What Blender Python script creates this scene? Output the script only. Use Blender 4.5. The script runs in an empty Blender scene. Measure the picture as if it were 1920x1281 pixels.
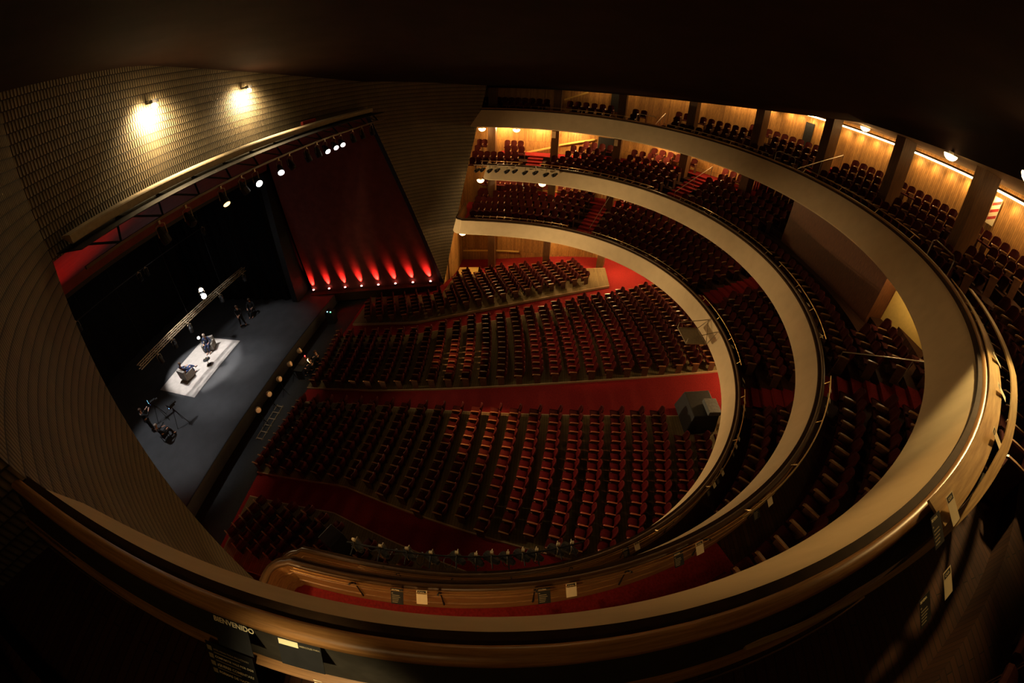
import bpy, bmesh, math, random
from mathutils import Vector, Matrix
from mathutils.bvhtree import BVHTree

random.seed(7)
SC = bpy.context.scene
COL = SC.collection
PI = math.pi
R = math.radians

# ------------------------------------------------------------------ materials
def new_mat(name):
    m = bpy.data.materials.new(name); m.use_nodes = True
    nt = m.node_tree; nt.nodes.clear()
    out = nt.nodes.new('ShaderNodeOutputMaterial')
    b = nt.nodes.new('ShaderNodeBsdfPrincipled')
    nt.links.new(b.outputs[0], out.inputs[0])
    return m, nt, b

def N(nt, kind, **kw):
    n = nt.nodes.new(kind)
    for k, v in kw.items():
        if k in n.inputs: n.inputs[k].default_value = v
        else: setattr(n, k, v)
    return n

def plain(name, col, rough=0.6, metal=0.0, var=0.25, scale=9.0, spec=0.3, bump=0.0):
    m, nt, b = new_mat(name)
    tc = N(nt, 'ShaderNodeTexCoord')
    no = N(nt, 'ShaderNodeTexNoise', Scale=scale, Detail=3.0)
    nt.links.new(tc.outputs['Object'], no.inputs['Vector'])
    rp = N(nt, 'ShaderNodeValToRGB')
    rp.color_ramp.elements[0].position = 0.3; rp.color_ramp.elements[1].position = 0.7
    rp.color_ramp.elements[0].color = (*[c*(1-var) for c in col], 1)
    rp.color_ramp.elements[1].color = (*[min(1, c*(1+var)) for c in col], 1)
    nt.links.new(no.outputs['Fac'], rp.inputs[0]); nt.links.new(rp.outputs[0], b.inputs['Base Color'])
    b.inputs['Roughness'].default_value = rough; b.inputs['Metallic'].default_value = metal
    b.inputs['Specular IOR Level'].default_value = spec
    if bump:
        bp = N(nt, 'ShaderNodeBump', Strength=bump, Distance=0.02)
        nt.links.new(no.outputs['Fac'], bp.inputs['Height']); nt.links.new(bp.outputs[0], b.inputs['Normal'])
    return m

def emis(name, col, strength):
    m, nt, b = new_mat(name)
    b.inputs['Base Color'].default_value = (*col, 1)
    b.inputs['Emission Color'].default_value = (*col, 1)
    b.inputs['Emission Strength'].default_value = strength
    return m

def wood(name, c1, c2, stretch=(1.0, 14.0, 14.0), rough=0.45, coord='UV', scale=3.0, spec=0.35):
    m, nt, b = new_mat(name)
    tc = N(nt, 'ShaderNodeTexCoord'); mp = N(nt, 'ShaderNodeMapping')
    mp.inputs['Scale'].default_value = stretch
    no = N(nt, 'ShaderNodeTexNoise', Scale=scale, Detail=5.0, Roughness=0.65)
    rp = N(nt, 'ShaderNodeValToRGB')
    rp.color_ramp.elements[0].position = 0.32; rp.color_ramp.elements[1].position = 0.68
    rp.color_ramp.elements[0].color = (*c1, 1); rp.color_ramp.elements[1].color = (*c2, 1)
    nt.links.new(tc.outputs[coord], mp.inputs[0]); nt.links.new(mp.outputs[0], no.inputs['Vector'])
    nt.links.new(no.outputs['Fac'], rp.inputs[0]); nt.links.new(rp.outputs[0], b.inputs['Base Color'])
    b.inputs['Roughness'].default_value = rough; b.inputs['Specular IOR Level'].default_value = spec
    return m

def slat_wall(name):
    m, nt, b = new_mat(name)
    tc = N(nt, 'ShaderNodeTexCoord')
    br = N(nt, 'ShaderNodeTexBrick', Scale=1.0)
    br.offset = 0.37; br.offset_frequency = 1
    br.inputs['Color1'].default_value = (0.46, 0.235, 0.06, 1); br.inputs['Color2'].default_value = (0.29, 0.14, 0.033, 1)
    br.inputs['Mortar'].default_value = (0.05, 0.02, 0.007, 1)
    br.inputs['Mortar Size'].default_value = 0.006; br.inputs['Brick Width'].default_value = 9.0; br.inputs['Row Height'].default_value = 0.10
    mp = N(nt, 'ShaderNodeMapping'); mp.inputs['Rotation'].default_value = (0, 0, PI/2)
    nt.links.new(tc.outputs['UV'], mp.inputs[0]); nt.links.new(mp.outputs[0], br.inputs['Vector'])
    no = N(nt, 'ShaderNodeTexNoise', Scale=3.0, Detail=4.0)
    mp2 = N(nt, 'ShaderNodeMapping'); mp2.inputs['Scale'].default_value = (14, 1.2, 1)
    nt.links.new(tc.outputs['UV'], mp2.inputs[0]); nt.links.new(mp2.outputs[0], no.inputs['Vector'])
    mx = N(nt, 'ShaderNodeMix', data_type='RGBA', blend_type='MULTIPLY')
    mx.inputs[0].default_value = 0.75
    rp = N(nt, 'ShaderNodeValToRGB'); rp.color_ramp.elements[0].position = 0.3; rp.color_ramp.elements[1].position = 0.65
    rp.color_ramp.elements[0].color = (0.35, 0.35, 0.35, 1); rp.color_ramp.elements[1].color = (1, 1, 1, 1)
    nt.links.new(no.outputs['Fac'], rp.inputs[0])
    nt.links.new(br.outputs['Color'], mx.inputs[6]); nt.links.new(rp.outputs[0], mx.inputs[7])
    nt.links.new(mx.outputs[2], b.inputs['Base Color'])
    bp = N(nt, 'ShaderNodeBump', Strength=0.5, Distance=0.02, invert=True)
    nt.links.new(br.outputs['Fac'], bp.inputs['Height']); nt.links.new(bp.outputs[0], b.inputs['Normal'])
    b.inputs['Roughness'].default_value = 0.5
    return m

def tile_mat(name):
    # courses of upright scalloped tiles, half a tile shifted from course to course
    m, nt, b = new_mat(name)
    tc = N(nt, 'ShaderNodeTexCoord'); sp = N(nt, 'ShaderNodeSeparateXYZ')
    nt.links.new(tc.outputs['UV'], sp.inputs[0])
    def mth(op, a, bb=None):
        n = N(nt, 'ShaderNodeMath', operation=op)
        for i, v in enumerate((a, bb)):
            if v is None: continue
            if isinstance(v, (int, float)): n.inputs[i].default_value = v
            else: nt.links.new(v, n.inputs[i])
        return n.outputs[0]
    TW, TH = 0.095, 0.235
    v = mth('DIVIDE', sp.outputs[1], TH)
    row = mth('FLOOR', v); fv = mth('FRACT', v)
    u = mth('ADD', mth('DIVIDE', sp.outputs[0], TW), mth('MULTIPLY', row, 0.5))
    fu = mth('FRACT', u)
    cu = mth('SINE', mth('MULTIPLY', fu, PI))               # rounded across the tile
    lean = mth('SUBTRACT', 1.0, fv)                          # thick at the lower lip
    h = mth('MULTIPLY', mth('POWER', cu, 0.6), mth('ADD', 0.35, mth('MULTIPLY', lean, 0.65)))
    lip = mth('GREATER_THAN', fv, 0.10)
    h2 = mth('MULTIPLY', h, lip)
    bp = N(nt, 'ShaderNodeBump', Strength=1.0, Distance=0.05)
    nt.links.new(h2, bp.inputs['Height']); nt.links.new(bp.outputs[0], b.inputs['Normal'])
    rp = N(nt, 'ShaderNodeValToRGB')
    rp.color_ramp.elements[0].position = 0.05; rp.color_ramp.elements[1].position = 0.6
    rp.color_ramp.elements[0].color = (0.030, 0.020, 0.009, 1); rp.color_ramp.elements[1].color = (0.24, 0.18, 0.095, 1)
    nt.links.new(h2, rp.inputs[0])
    no = N(nt, 'ShaderNodeTexNoise', Scale=1.3, Detail=4.0)
    nt.links.new(tc.outputs['UV'], no.inputs['Vector'])
    mx = N(nt, 'ShaderNodeMix', data_type='RGBA', blend_type='MULTIPLY'); mx.inputs[0].default_value = 0.5
    nt.links.new(rp.outputs[0], mx.inputs[6]); nt.links.new(no.outputs['Fac'], mx.inputs[7])
    nt.links.new(mx.outputs[2], b.inputs['Base Color'])
    b.inputs['Roughness'].default_value = 0.75
    return m

def plank_floor(name, c1, c2, mort, row=0.12):
    m, nt, b = new_mat(name)
    tc = N(nt, 'ShaderNodeTexCoord')
    br = N(nt, 'ShaderNodeTexBrick', Scale=1.0)
    br.inputs['Color1'].default_value = (*c1, 1); br.inputs['Color2'].default_value = (*c2, 1)
    br.inputs['Mortar'].default_value = (*mort, 1)
    br.inputs['Mortar Size'].default_value = 0.006; br.inputs['Brick Width'].default_value = 1.4; br.inputs['Row Height'].default_value = row
    nt.links.new(tc.outputs['Object'], br.inputs['Vector']); nt.links.new(br.outputs['Color'], b.inputs['Base Color'])
    b.inputs['Roughness'].default_value = 0.8; b.inputs['Specular IOR Level'].default_value = 0.12
    return m

M = {}
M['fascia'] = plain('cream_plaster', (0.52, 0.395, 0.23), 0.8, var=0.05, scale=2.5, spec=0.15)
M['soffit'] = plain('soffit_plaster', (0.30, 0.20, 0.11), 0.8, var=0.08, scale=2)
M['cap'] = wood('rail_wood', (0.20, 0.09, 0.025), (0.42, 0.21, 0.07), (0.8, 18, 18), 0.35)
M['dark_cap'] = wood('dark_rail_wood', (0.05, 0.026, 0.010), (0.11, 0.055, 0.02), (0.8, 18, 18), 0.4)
M['lip'] = plain('dark_rail_edge', (0.038, 0.020, 0.009), 0.8, var=0.2, spec=0.1)
M['inner_wood'] = wood('parapet_wood', (0.15, 0.07, 0.02), (0.32, 0.16, 0.055), (0.7, 16, 16), 0.4)
M['black_panel'] = plain('black_felt', (0.030, 0.026, 0.019), 0.9, var=0.2, spec=0.1)
M['slats'] = slat_wall('wood_slats')
M['booth_slats'] = wood('booth_wood', (0.055, 0.018, 0.007), (0.15, 0.05, 0.018), (14, 1.2, 1), 0.5)
M['tiles'] = tile_mat('scalloped_tiles')
M['pillar'] = wood('pillar_wood', (0.055, 0.025, 0.009), (0.14, 0.064, 0.021), (16, 16, 1.0), 0.5, 'Object', 2.0)
M['ceiling'] = plain('dark_ceiling', (0.035, 0.019, 0.014), 0.9, var=0.15, scale=1, spec=0.1)
M['carpet'] = plain('red_carpet', (0.17, 0.014, 0.014), 0.95, var=0.22, scale=25, spec=0.05)
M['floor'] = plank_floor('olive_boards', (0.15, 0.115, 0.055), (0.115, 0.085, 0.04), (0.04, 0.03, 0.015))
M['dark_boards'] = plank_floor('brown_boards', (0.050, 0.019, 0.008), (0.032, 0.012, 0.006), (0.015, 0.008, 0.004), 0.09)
M['kerb'] = plain('kerb_strip', (0.34, 0.24, 0.13), 0.6, var=0.1)
M['velvet'] = plain('red_velvet', (0.050, 0.0068, 0.0055), 0.85, var=0.2, scale=20, spec=0.10)
M['seat_wood'] = wood('armrest_wood', (0.16, 0.075, 0.028), (0.32, 0.16, 0.065), (14, 1.5, 14), 0.32, 'Object', 4.0, 0.5)
M['seat_side'] = plain('seat_side_panel', (0.07, 0.03, 0.016), 0.5)
M['black'] = plain('black_paint', (0.012, 0.012, 0.013), 0.6)
M['drape'] = plain('black_drape', (0.006, 0.006, 0.007), 0.95, spec=0.05)
M['stage'] = plain('stage_black_floor', (0.055, 0.056, 0.060), 0.62, var=0.12, scale=1.4, spec=0.25)
M['rug'] = plain('pale_stage_rug', (0.46, 0.42, 0.385), 0.9, var=0.10, scale=3)
M['chair_grey'] = plain('grey_upholstery', (0.20, 0.185, 0.165), 0.85, var=0.1)
M['metal'] = plain('brushed_metal', (0.42, 0.37, 0.29), 0.35, 1.0, var=0.1)
M['brass'] = plain('brass_rail', (0.55, 0.38, 0.17), 0.32, 1.0, var=0.1)
M['truss'] = plain('truss_metal', (0.30, 0.235, 0.15), 0.45, 0.6, var=0.15)
M['cream_beam'] = plain('cream_beam', (0.56, 0.46, 0.31), 0.7, var=0.12)
M['plank'] = wood('handrail_wood', (0.26, 0.15, 0.05), (0.50, 0.33, 0.14), (0.8, 18, 18), 0.35)
M['redlit_wall'] = plain('red_lit_wall', (0.15, 0.042, 0.034), 0.8, var=0.15, scale=2, spec=0.15)  # red glow of the uplights is put into this base colour
M['paper'] = plain('white_paper', (0.78, 0.66, 0.42), 0.8, var=0.04)
M['card'] = plain('black_card', (0.012, 0.012, 0.012), 0.6)
M['ink'] = plain('cream_print', (0.88, 0.80, 0.50), 0.8, var=0.03)
M['ink_dim'] = plain('faint_print', (0.33, 0.28, 0.16), 0.8, var=0.05)
M['skin'] = plain('skin', (0.55, 0.30, 0.21), 0.6, var=0.08)
M['navy'] = plain('navy_cloth', (0.022, 0.036, 0.085), 0.8)
M['blackcloth'] = plain('black_cloth', (0.010, 0.010, 0.011), 0.9)
M['hair_brown'] = plain('brown_hair', (0.06, 0.03, 0.015), 0.7)
M['hair_grey'] = plain('grey_hair', (0.30, 0.24, 0.19), 0.7)
M['dome'] = emis('lamp_glass_warm', (1.0, 0.68, 0.30), 7.0)
M['strip'] = emis('cove_tube_warm', (1.0, 0.66, 0.27), 11.0)
M['wallbulb'] = emis('wall_bulb', (1.0, 0.74, 0.38), 50.0)
M['redlens'] = emis('red_lens', (1.0, 0.30, 0.24), 9.0)
M['whitelens'] = emis('white_lens', (1.0, 0.97, 0.90), 5.0)
M['hotlens'] = emis('hot_white_lens', (0.93, 0.97, 1.0), 25.0)
M['dimlens'] = emis('dim_lens', (0.75, 0.42, 0.16), 0.12)
M['amberlens'] = emis('amber_lens', (1.0, 0.55, 0.2), 3.0)
M['cyan'] = emis('cyan_screen', (0.25, 0.75, 1.0), 6.0)
M['blue'] = emis('blue_led', (0.15, 0.3, 1.0), 8.0)
M['green'] = emis('green_led', (0.1, 1.0, 0.35), 6.0)
M['redled'] = emis('red_led', (1.0, 0.05, 0.04), 6.0)
M['warm_yellow'] = plain('warm_ochre', (0.62, 0.43, 0.12), 0.7, var=0.05)  # warm light of the doorway and vestibule is put into this yellow
M['poster_red'] = plain('poster_red', (0.45, 0.05, 0.04), 0.6)
M['gold_curtain'] = plain('red_curtain', (0.20, 0.02, 0.02), 0.9)
M['bluepants'] = plain('royal_blue_cloth', (0.02, 0.05, 0.16), 0.8)

# ------------------------------------------------------------------ mesh helpers
class MB:
    def __init__(s): s.v = []; s.f = []; s.uv = {}; s.mi = []
    def add(s, vs, fs, uvs=None, mi=0):
        o = len(s.v); s.v += [tuple(p) for p in vs]
        for k, f in enumerate(fs):
            if uvs is not None: s.uv[len(s.f)] = [uvs[i] for i in f]
            s.f.append(tuple(o+i for i in f)); s.mi.append(mi)
        return s
    def box(s, c, d, rz=0.0, M4=None, mi=0):
        hx, hy, hz = d[0]/2, d[1]/2, d[2]/2
        P = [Vector((x, y, z)) for x in (-hx, hx) for y in (-hy, hy) for z in (-hz, hz)]
        m = M4 if M4 is not None else Matrix.Translation(Vector(c)) @ Matrix.Rotation(rz, 4, 'Z')
        P = [m @ p for p in P]
        return s.add(P, [(0,1,3,2),(4,6,7,5),(0,4,5,1),(2,3,7,6),(0,2,6,4),(1,5,7,3)], mi=mi)
    def bar(s, a, b, w, h, up=(0,0,1), mi=0):
        a, b = Vector(a), Vector(b); d = (b-a); L = d.length; d.normalize()
        u = Vector(up); x = d.cross(u)
        if x.length < 1e-4: x = d.cross(Vector((1,0,0)))
        x.normalize(); u = x.cross(d)
        m = Matrix((( *[0]*4,),)*4) if False else Matrix.Identity(4)
        for i in range(3): m[i][0], m[i][1], m[i][2], m[i][3] = x[i], d[i], u[i], ((a+b)/2)[i]
        return s.box(None, (w, L, h), M4=m, mi=mi)
    def tube(s, pts, r, n=8, mi=0, cap=True):
        pts = [Vector(p) for p in pts]; rings = []
        for i, p in enumerate(pts):
            t = (pts[min(i+1, len(pts)-1)] - pts[max(i-1, 0)]).normalized()
            a = t.cross(Vector((0,0,1)))
            if a.length < 1e-3: a = t.cross(Vector((1,0,0)))
            a.normalize(); b = t.cross(a)
            rr = r[i] if isinstance(r, (list, tuple)) else r
            rings.append([p + (a*math.cos(2*PI*k/n) + b*math.sin(2*PI*k/n))*rr for k in range(n)])
        vs = [q for g in rings for q in g]
        fs = [(i*n+k, i*n+(k+1)%n, (i+1)*n+(k+1)%n, (i+1)*n+k) for i in range(len(pts)-1) for k in range(n)]
        if cap: fs += [tuple(range(n))[::-1], tuple((len(pts)-1)*n+k for k in range(n))]
        return s.add(vs, fs, mi=mi)
    def lathe(s, prof, c=(0,0,0), n=16, M4=None, mi=0):
        m = M4 if M4 is not None else Matrix.Translation(Vector(c))
        vs = [m @ Vector((r*math.cos(2*PI*k/n), r*math.sin(2*PI*k/n), z)) for r, z in prof for k in range(n)]
        fs = [(i*n+k, i*n+(k+1)%n, (i+1)*n+(k+1)%n, (i+1)*n+k) for i in range(len(prof)-1) for k in range(n)]
        fs += [tuple(range(n))[::-1], tuple((len(prof)-1)*n+k for k in range(n))]
        return s.add(vs, fs, mi=mi)
    def mesh(s, name, mats, smooth=False):
        me = bpy.data.meshes.new(name); me.from_pydata(s.v, [], s.f)
        for m in (mats if isinstance(mats, (list, tuple)) else [mats]): me.materials.append(m)
        if s.uv:
            ul = me.uv_layers.new(name='UVMap')
            for p in me.polygons:
                u = s.uv.get(p.index)
                if u:
                    for j, li in enumerate(p.loop_indices): ul.data[li].uv = u[j]
        for p, mi in zip(me.polygons, s.mi):
            p.material_index = mi; p.use_smooth = smooth
        me.validate(); me.update()
        return me
    def build(s, name, mats, parent=None, smooth=False, loc=None, bevel=0.0):
        o = bpy.data.objects.new(name, s.mesh(name, mats, smooth)); COL.objects.link(o)
        if loc is not None: o.location = loc
        if parent is not None: o.parent = parent
        if bevel:
            md = o.modifiers.new('bevel', 'BEVEL'); md.width = bevel; md.segments = 2; md.limit_method = 'ANGLE'
        return o

def tag(o, label=None, cat=None, group=None, kind=None):
    if label: o['label'] = label
    if cat: o['category'] = cat
    if group: o['group'] = group
    if kind: o['kind'] = kind
    return o
def empty(name, loc, label, cat, group=None, rz=0.0):
    o = bpy.data.objects.new(name, None); COL.objects.link(o); o.location = loc; o.rotation_euler = (0, 0, rz)
    o.empty_display_size = 0.1
    return tag(o, label, cat, group)
STRUCT = []
def struct(name, mb, mats, smooth=False, blocks=True):
    o = mb.build(name, mats, smooth=smooth); o['kind'] = 'structure'
    if blocks: STRUCT.append(mb)
    return o
def frame(o, x, y, z):      # matrix from origin and axes
    m = Matrix.Identity(4)
    for i in range(3): m[i][0], m[i][1], m[i][2], m[i][3] = x[i], y[i], z[i], o[i]
    return m

# ------------------------------------------------------------------ plan of the hall (metres; camera side is -x, stage +y)
CAM = Vector((-12.883, -4.62, 16.80))
A2, S3, C4 = -0.154, 0.063, -0.045
LV = {  # radius bottom, radius top, centre y, z bottom, z top, floor z, rise, rows
    1: (6.278*2.1, 6.371*2.1, 2.942, 7.05, 7.98, 7.35, 0.24, 7),
    2: (7.001*2.1, 7.124*2.1, 3.538, 10.42, 11.33, 10.72, 0.27, 6),
    3: (7.685*2.1, 7.855*2.1, 3.329, 13.65, 14.75, 13.95, 0.30, 5)}
def shp(t): return 1 + A2*math.cos(2*t) + S3*math.sin(3*t) + C4*math.cos(4*t)
def cpt(r, yc, t): return Vector((r*shp(t)*math.cos(t), yc + r*shp(t)*math.sin(t)))
WR, WY = 7.685*2.1*1.285, 3.1
def wall_pt(t): return cpt(WR, WY, t)
def pillar_line(t): return cpt(7.685*2.1*1.125, 3.2, t)
def normal_out(r, yc, t):
    a, b = cpt(r, yc, t-1e-3), cpt(r, yc, t+1e-3); d = (b-a).normalized()
    n = Vector((d.y, -d.x))
    return n if n.dot(cpt(r, yc, t)-Vector((0, yc))) > 0 else -n
def wall_depth(p, n):       # distance from p along n to the back wall
    lo, hi = 0.0, 14.0
    for _ in range(22):
        m = (lo+hi)/2; q = p+n*m; t = math.atan2(q.y-WY, q.x)
        if (q-Vector((0, WY))).length < WR*shp(t): lo = m
        else: hi = m
    return lo

def front_path(lv, n=150):
    """list of (plan point, outward normal, top run) from far end round the back to the near end"""
    rb, rt, yc, *_ = LV[lv]
    yend, rad = {1: (1.1, 0.7), 2: (-0.8, 0.6), 3: (1.75, 0)}[lv]
    ts = [R(40) - (R(260))*i/2000 for i in range(2001)]
    ts = [t for t in ts if cpt(rb, yc, t).y <= yend-rad]
    t0, t1 = ts[0], ts[-1]
    out = []
    if rad:
        p0 = cpt(rb, yc, t0); c = p0 + Vector((rad, 0))
        out.append((Vector((13.6, yend)), Vector((0, -1)), 0.25))
        for k in range(7):
            a = PI/2 + (PI/2)*k/7
            out.append((c + Vector((math.cos(a), math.sin(a)))*rad, Vector((-math.cos(a), -math.sin(a))), 0.25))
    for i in range(n+1):
        t = t0 + (t1-t0)*i/n
        out.append((cpt(rb, yc, t), normal_out(rb, yc, t), (rt-rb)*shp(t)))
    if rad:
        p1 = cpt(rb, yc, t1); c = p1 + Vector((-rad, 0))
        for k in range(7):
            a = (PI/2)*(k+1)/7
            out.append((c + Vector((math.cos(a), math.sin(a)))*rad, Vector((-math.cos(a), -math.sin(a))), 0.25))
        out.append((Vector((-13.6, yend)), Vector((0, -1)), 0.25))
    return out

def sweep(path, prof, mb=None, closed=False):
    """prof: list of (k, d, z): offset = k*toprun + d along the outward normal"""
    mb = mb or MB(); n = len(prof); vs = []; uv = []; L = 0.0; prev = None
    vl = [0.0]
    for a, b in zip(prof, prof[1:]): vl.append(vl[-1] + math.hypot((b[0]-a[0])*0.35 + b[1]-a[1], b[2]-a[2]))
    for p, nn, o in path:
        if prev is not None: L += (p-prev).length
        prev = p
        for j, (k, d, z) in enumerate(prof):
            q = p + nn*(k*o + d); vs.append((q.x, q.y, z)); uv.append((L, vl[j]))
    m = len(path); fs = []
    for i in range(m-1):
        for j in range(n if closed else n-1):
            j2 = (j+1) % n
            fs.append((i*n+j, (i+1)*n+j, (i+1)*n+j2, i*n+j2))
    if closed: fs += [tuple(range(n)), tuple((m-1)*n+j for j in range(n))[::-1]]
    return mb.add(vs, fs, uv)

def sub_path(lv, a0, a1, n=40, top=True):
    """part of a balcony front between two plan angles (degrees about its centre), following the top edge"""
    rb, rt, yc, *_ = LV[lv]
    r = rt if top else rb
    return [(cpt(r, yc, R(a0+(a1-a0)*i/n)), normal_out(r, yc, R(a0+(a1-a0)*i/n)), 0.0) for i in range(n+1)]
def on_rail(lv, ang, d, z):
    rb, rt, yc, *_ = LV[lv]; p = cpt(rt, yc, R(ang)) + normal_out(rt, yc, R(ang))*d
    return Vector((p.x, p.y, z))
def floor_z(y):             # raked stalls floor
    return 2.36 - 0.135*y if y < 0 else 2.36 - 0.115*y

# ------------------------------------------------------------------ balconies
PATHS = {}
ROWD0, ROWP = 0.95, 0.86
AISLES = {1: [-47, -78.5, -101.5, -133], 2: [-33, -62, -110, -147], 3: [-52, -78, -108, -140]}
def row_count(lv, p, n):
    rows = LV[lv][7]; dep = wall_depth(p, n)
    return max(1, min(rows, int((dep - ROWD0 - 0.55)/ROWP) + 1))
SECT = [-9, -20, -31, -42, -53, -64, -76, -90, -104, -116, -127, -138, -149, -160, -171]
def sector(lv, a):
    for i, (s0, s1) in enumerate(zip(SECT, SECT[1:])):
        if s1 <= a <= s0: return i
    return 0 if a > SECT[0] else len(SECT)-2
def sector_rows(lv):
    out = []
    rb, yc = LV[lv][0], LV[lv][2]
    for s0, s1 in zip(SECT, SECT[1:]):
        out.append(min(row_count(lv, cpt(rb, yc, R(a)), normal_out(rb, yc, R(a))) for a in (s0, (s0+s1)/2, s1)))
    return out
SROWS = {lv: sector_rows(lv) for lv in (1, 2, 3)}
def ang_of(lv, p): return math.degrees(math.atan2(p.y-LV[lv][2], p.x)) if p.y < LV[lv][2] else (0 if p.x > 0 else -180)
def nr_at(lv, p): return SROWS[lv][sector(lv, ang_of(lv, p))]
for lv in (1, 2, 3):
    rb, rt, yc, zb, zt, zf, rise, rows = LV[lv]
    path = front_path(lv); PATHS[lv] = path
    nm = {1: 'lower', 2: 'middle', 3: 'upper'}[lv]
    # cream front, rolled a little at the bottom
    struct('trim_fascia_'+nm, sweep(path, [(0, 0.55, zb+0.05), (0, 0.12, zb), (0, 0.03, zb+0.02), (0, 0, zb+0.07), (1, 0, zt), (1, 0.05, zt+0.0)]), M['fascia'])
    # dark edge between plaster and wooden rail
    struct('trim_edge_'+nm, sweep(path, [(1, 0.005, zt-0.01), (1, -0.028, zt-0.005), (1, -0.028, zt+0.055), (1, 0.04, zt+0.068), (1, 0.07, zt+0.06)]), M['lip'])
    # wooden rail cap
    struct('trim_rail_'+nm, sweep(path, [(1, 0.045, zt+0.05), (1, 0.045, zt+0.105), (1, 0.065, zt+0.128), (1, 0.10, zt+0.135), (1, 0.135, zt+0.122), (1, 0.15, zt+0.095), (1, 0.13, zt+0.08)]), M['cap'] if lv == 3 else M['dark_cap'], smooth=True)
    # inner face of the parapet
    if lv == 3:
        struct('trim_parapet_'+nm, sweep(path, [(1, 0.13, zt+0.09), (1, 0.265, zt-0.33), (1, 0.265, zf)]), M['black_panel'])
        struct('trim_ledge_'+nm, sweep(path[:], [(1, 0.25, zt-0.365), (1, 0.325, zt-0.365), (1, 0.325, zt-0.335), (1, 0.25, zt-0.325)], closed=True), M['inner_wood'])
    else:
        struct('trim_parapet_'+nm, sweep(path, [(1, 0.14, zt+0.10), (1, 0.165, zt-0.13), (1, 0.18, zt-0.135), (1, 0.18, zt-0.16), (1, 0.175, zt-0.165), (1, 0.195, zt-0.37), (1, 0.21, zt-0.375), (1, 0.21, zt-0.40), (1, 0.20, zt-0.405), (1, 0.22, zf)]), M['inner_wood'])
    # stepped floor and sloping soffit
    ncut = 0 if lv == 3 else 8
    core = path[ncut:len(path)-ncut]
    mf = MB(); ms = MB(); vs = []; uv = []; sv = []
    npf = 2 + 2*rows; L = 0; prev = None; nrs = []
    ext = []
    for i, (p, n, o) in enumerate(core):
        nr = nr_at(lv, p)
        if ext and ext[-1][3] != nr: ext.append((p, n, o, ext[-1][3]))
        ext.append((p, n, o, nr))
    for p, n, o, nr in ext:
        dep = wall_depth(p, n); nrs.append(nr)
        if prev is not None: L += (p-prev).length
        prev = p
        prof = [(min(o+0.18, dep), zf)]
        zc = zf
        for k in range(1, rows+1):
            d = min(o + ROWD0 - 0.42 + k*ROWP - 0.05, dep-0.05) if k < nr else dep-0.04+0.002*k
            prof.append((d, zc))
            if k < nr: zc += rise
            prof.append((d, zc))
        prof.append((dep+0.06, zc))
        for d, z in prof:
            q = p+n*d; vs.append((q.x, q.y, z)); uv.append((L, d))
    for p, n, o in core:
        dep = wall_depth(p, n)
        for d, z in [(0.5, zb+0.05), (min(1.6, dep*0.5), zb+0.10), (dep*0.75, zb+0.10+max(0, dep*0.75-1.6)*0.03), (dep+0.06, zb+0.10+max(0, dep-1.6)*0.03)]:
            q = p+n*d; sv.append((q.x, q.y, z))
    m = len(core)
    for i in range(len(ext)-1):
        nr = nrs[i]
        for j in range(npf-1):
            last = (j == 2*(nr-1))
            idx = (i*npf+j, i*npf+j+1, (i+1)*npf+j+1, (i+1)*npf+j)
            mf.add([vs[k] for k in idx], [(0, 1, 2, 3)], [uv[k] for k in idx], mi=1 if last and lv < 3 else 0)
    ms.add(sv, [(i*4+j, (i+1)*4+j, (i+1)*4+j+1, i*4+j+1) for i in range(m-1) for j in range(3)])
    if lv < 3:
        yend, rad = {1: (1.1, 0.7), 2: (-0.8, 0.6)}[lv]
        for s, e in ((1, core[0]), (-1, core[-1])):
            x0 = abs(e[0].x)+0.15
            mf.add([(s*x0, yend-rad-0.05, zf-0.003), (s*17.0, yend-rad-0.4, zf-0.003), (s*17.0, yend-0.1, zf-0.003), (s*(x0+0.5), yend-0.12, zf-0.003)], [(0, 1, 2, 3)], [(0, 0)]*4, mi=1)
            ms.add([(s*(x0+.1), yend-rad-0.05, zb+0.06), (s*17.0, yend-rad-0.4, zb+0.08), (s*17.0, yend-0.1, zb+0.08), (s*(x0+0.5), yend-0.3, zb+0.06)], [(0, 1, 2, 3)])
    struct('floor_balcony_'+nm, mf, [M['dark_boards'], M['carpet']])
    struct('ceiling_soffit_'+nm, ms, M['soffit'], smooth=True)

def floor_profile(lv, t):
    """walkable profile (d measured from the top edge line) of balcony lv at angle t"""
    rb, rt, yc, zb, zt, zf, rise, rows = LV[lv]
    p, n = cpt(rb, yc, t), normal_out(rb, yc, t); o = (rt-rb)*shp(t)
    return p, n, o, wall_depth(p, n), nr_at(lv, p)

# carpeted stairs of the balconies
mc = MB()
for lv in (1, 2, 3):
    rb, rt, yc, zb, zt, zf, rise, rows = LV[lv]
    for a in AISLES[lv]:
        if lv == 3 and a not in (-52, -78): continue
        t = R(a); p, n, o, dep, nr = floor_profile(lv, t); tg = Vector((-n.y, n.x))
        w = 0.52
        prof = [(o+0.30, zf+0.012)]; z = zf+0.012
        for k in range(1, nr):
            d = o + ROWD0 - 0.42 + k*ROWP - 0.05
            for half in (1, 2):      # two risers per row in the stair
                dd = d - (0.43 if half == 1 else 0.008)
                prof.append((dd, z)); z += rise/2; prof.append((dd, z))
        prof.append((dep-0.1, z))
        vs = []
        for d, zz in prof:
            for s in (-w, w):
                q = p+n*d+tg*s; vs.append((q.x, q.y, zz))
        mc.add(vs, [(2*i, 2*i+1, 2*i+3, 2*i+2) for i in range(len(prof)-1)])
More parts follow.
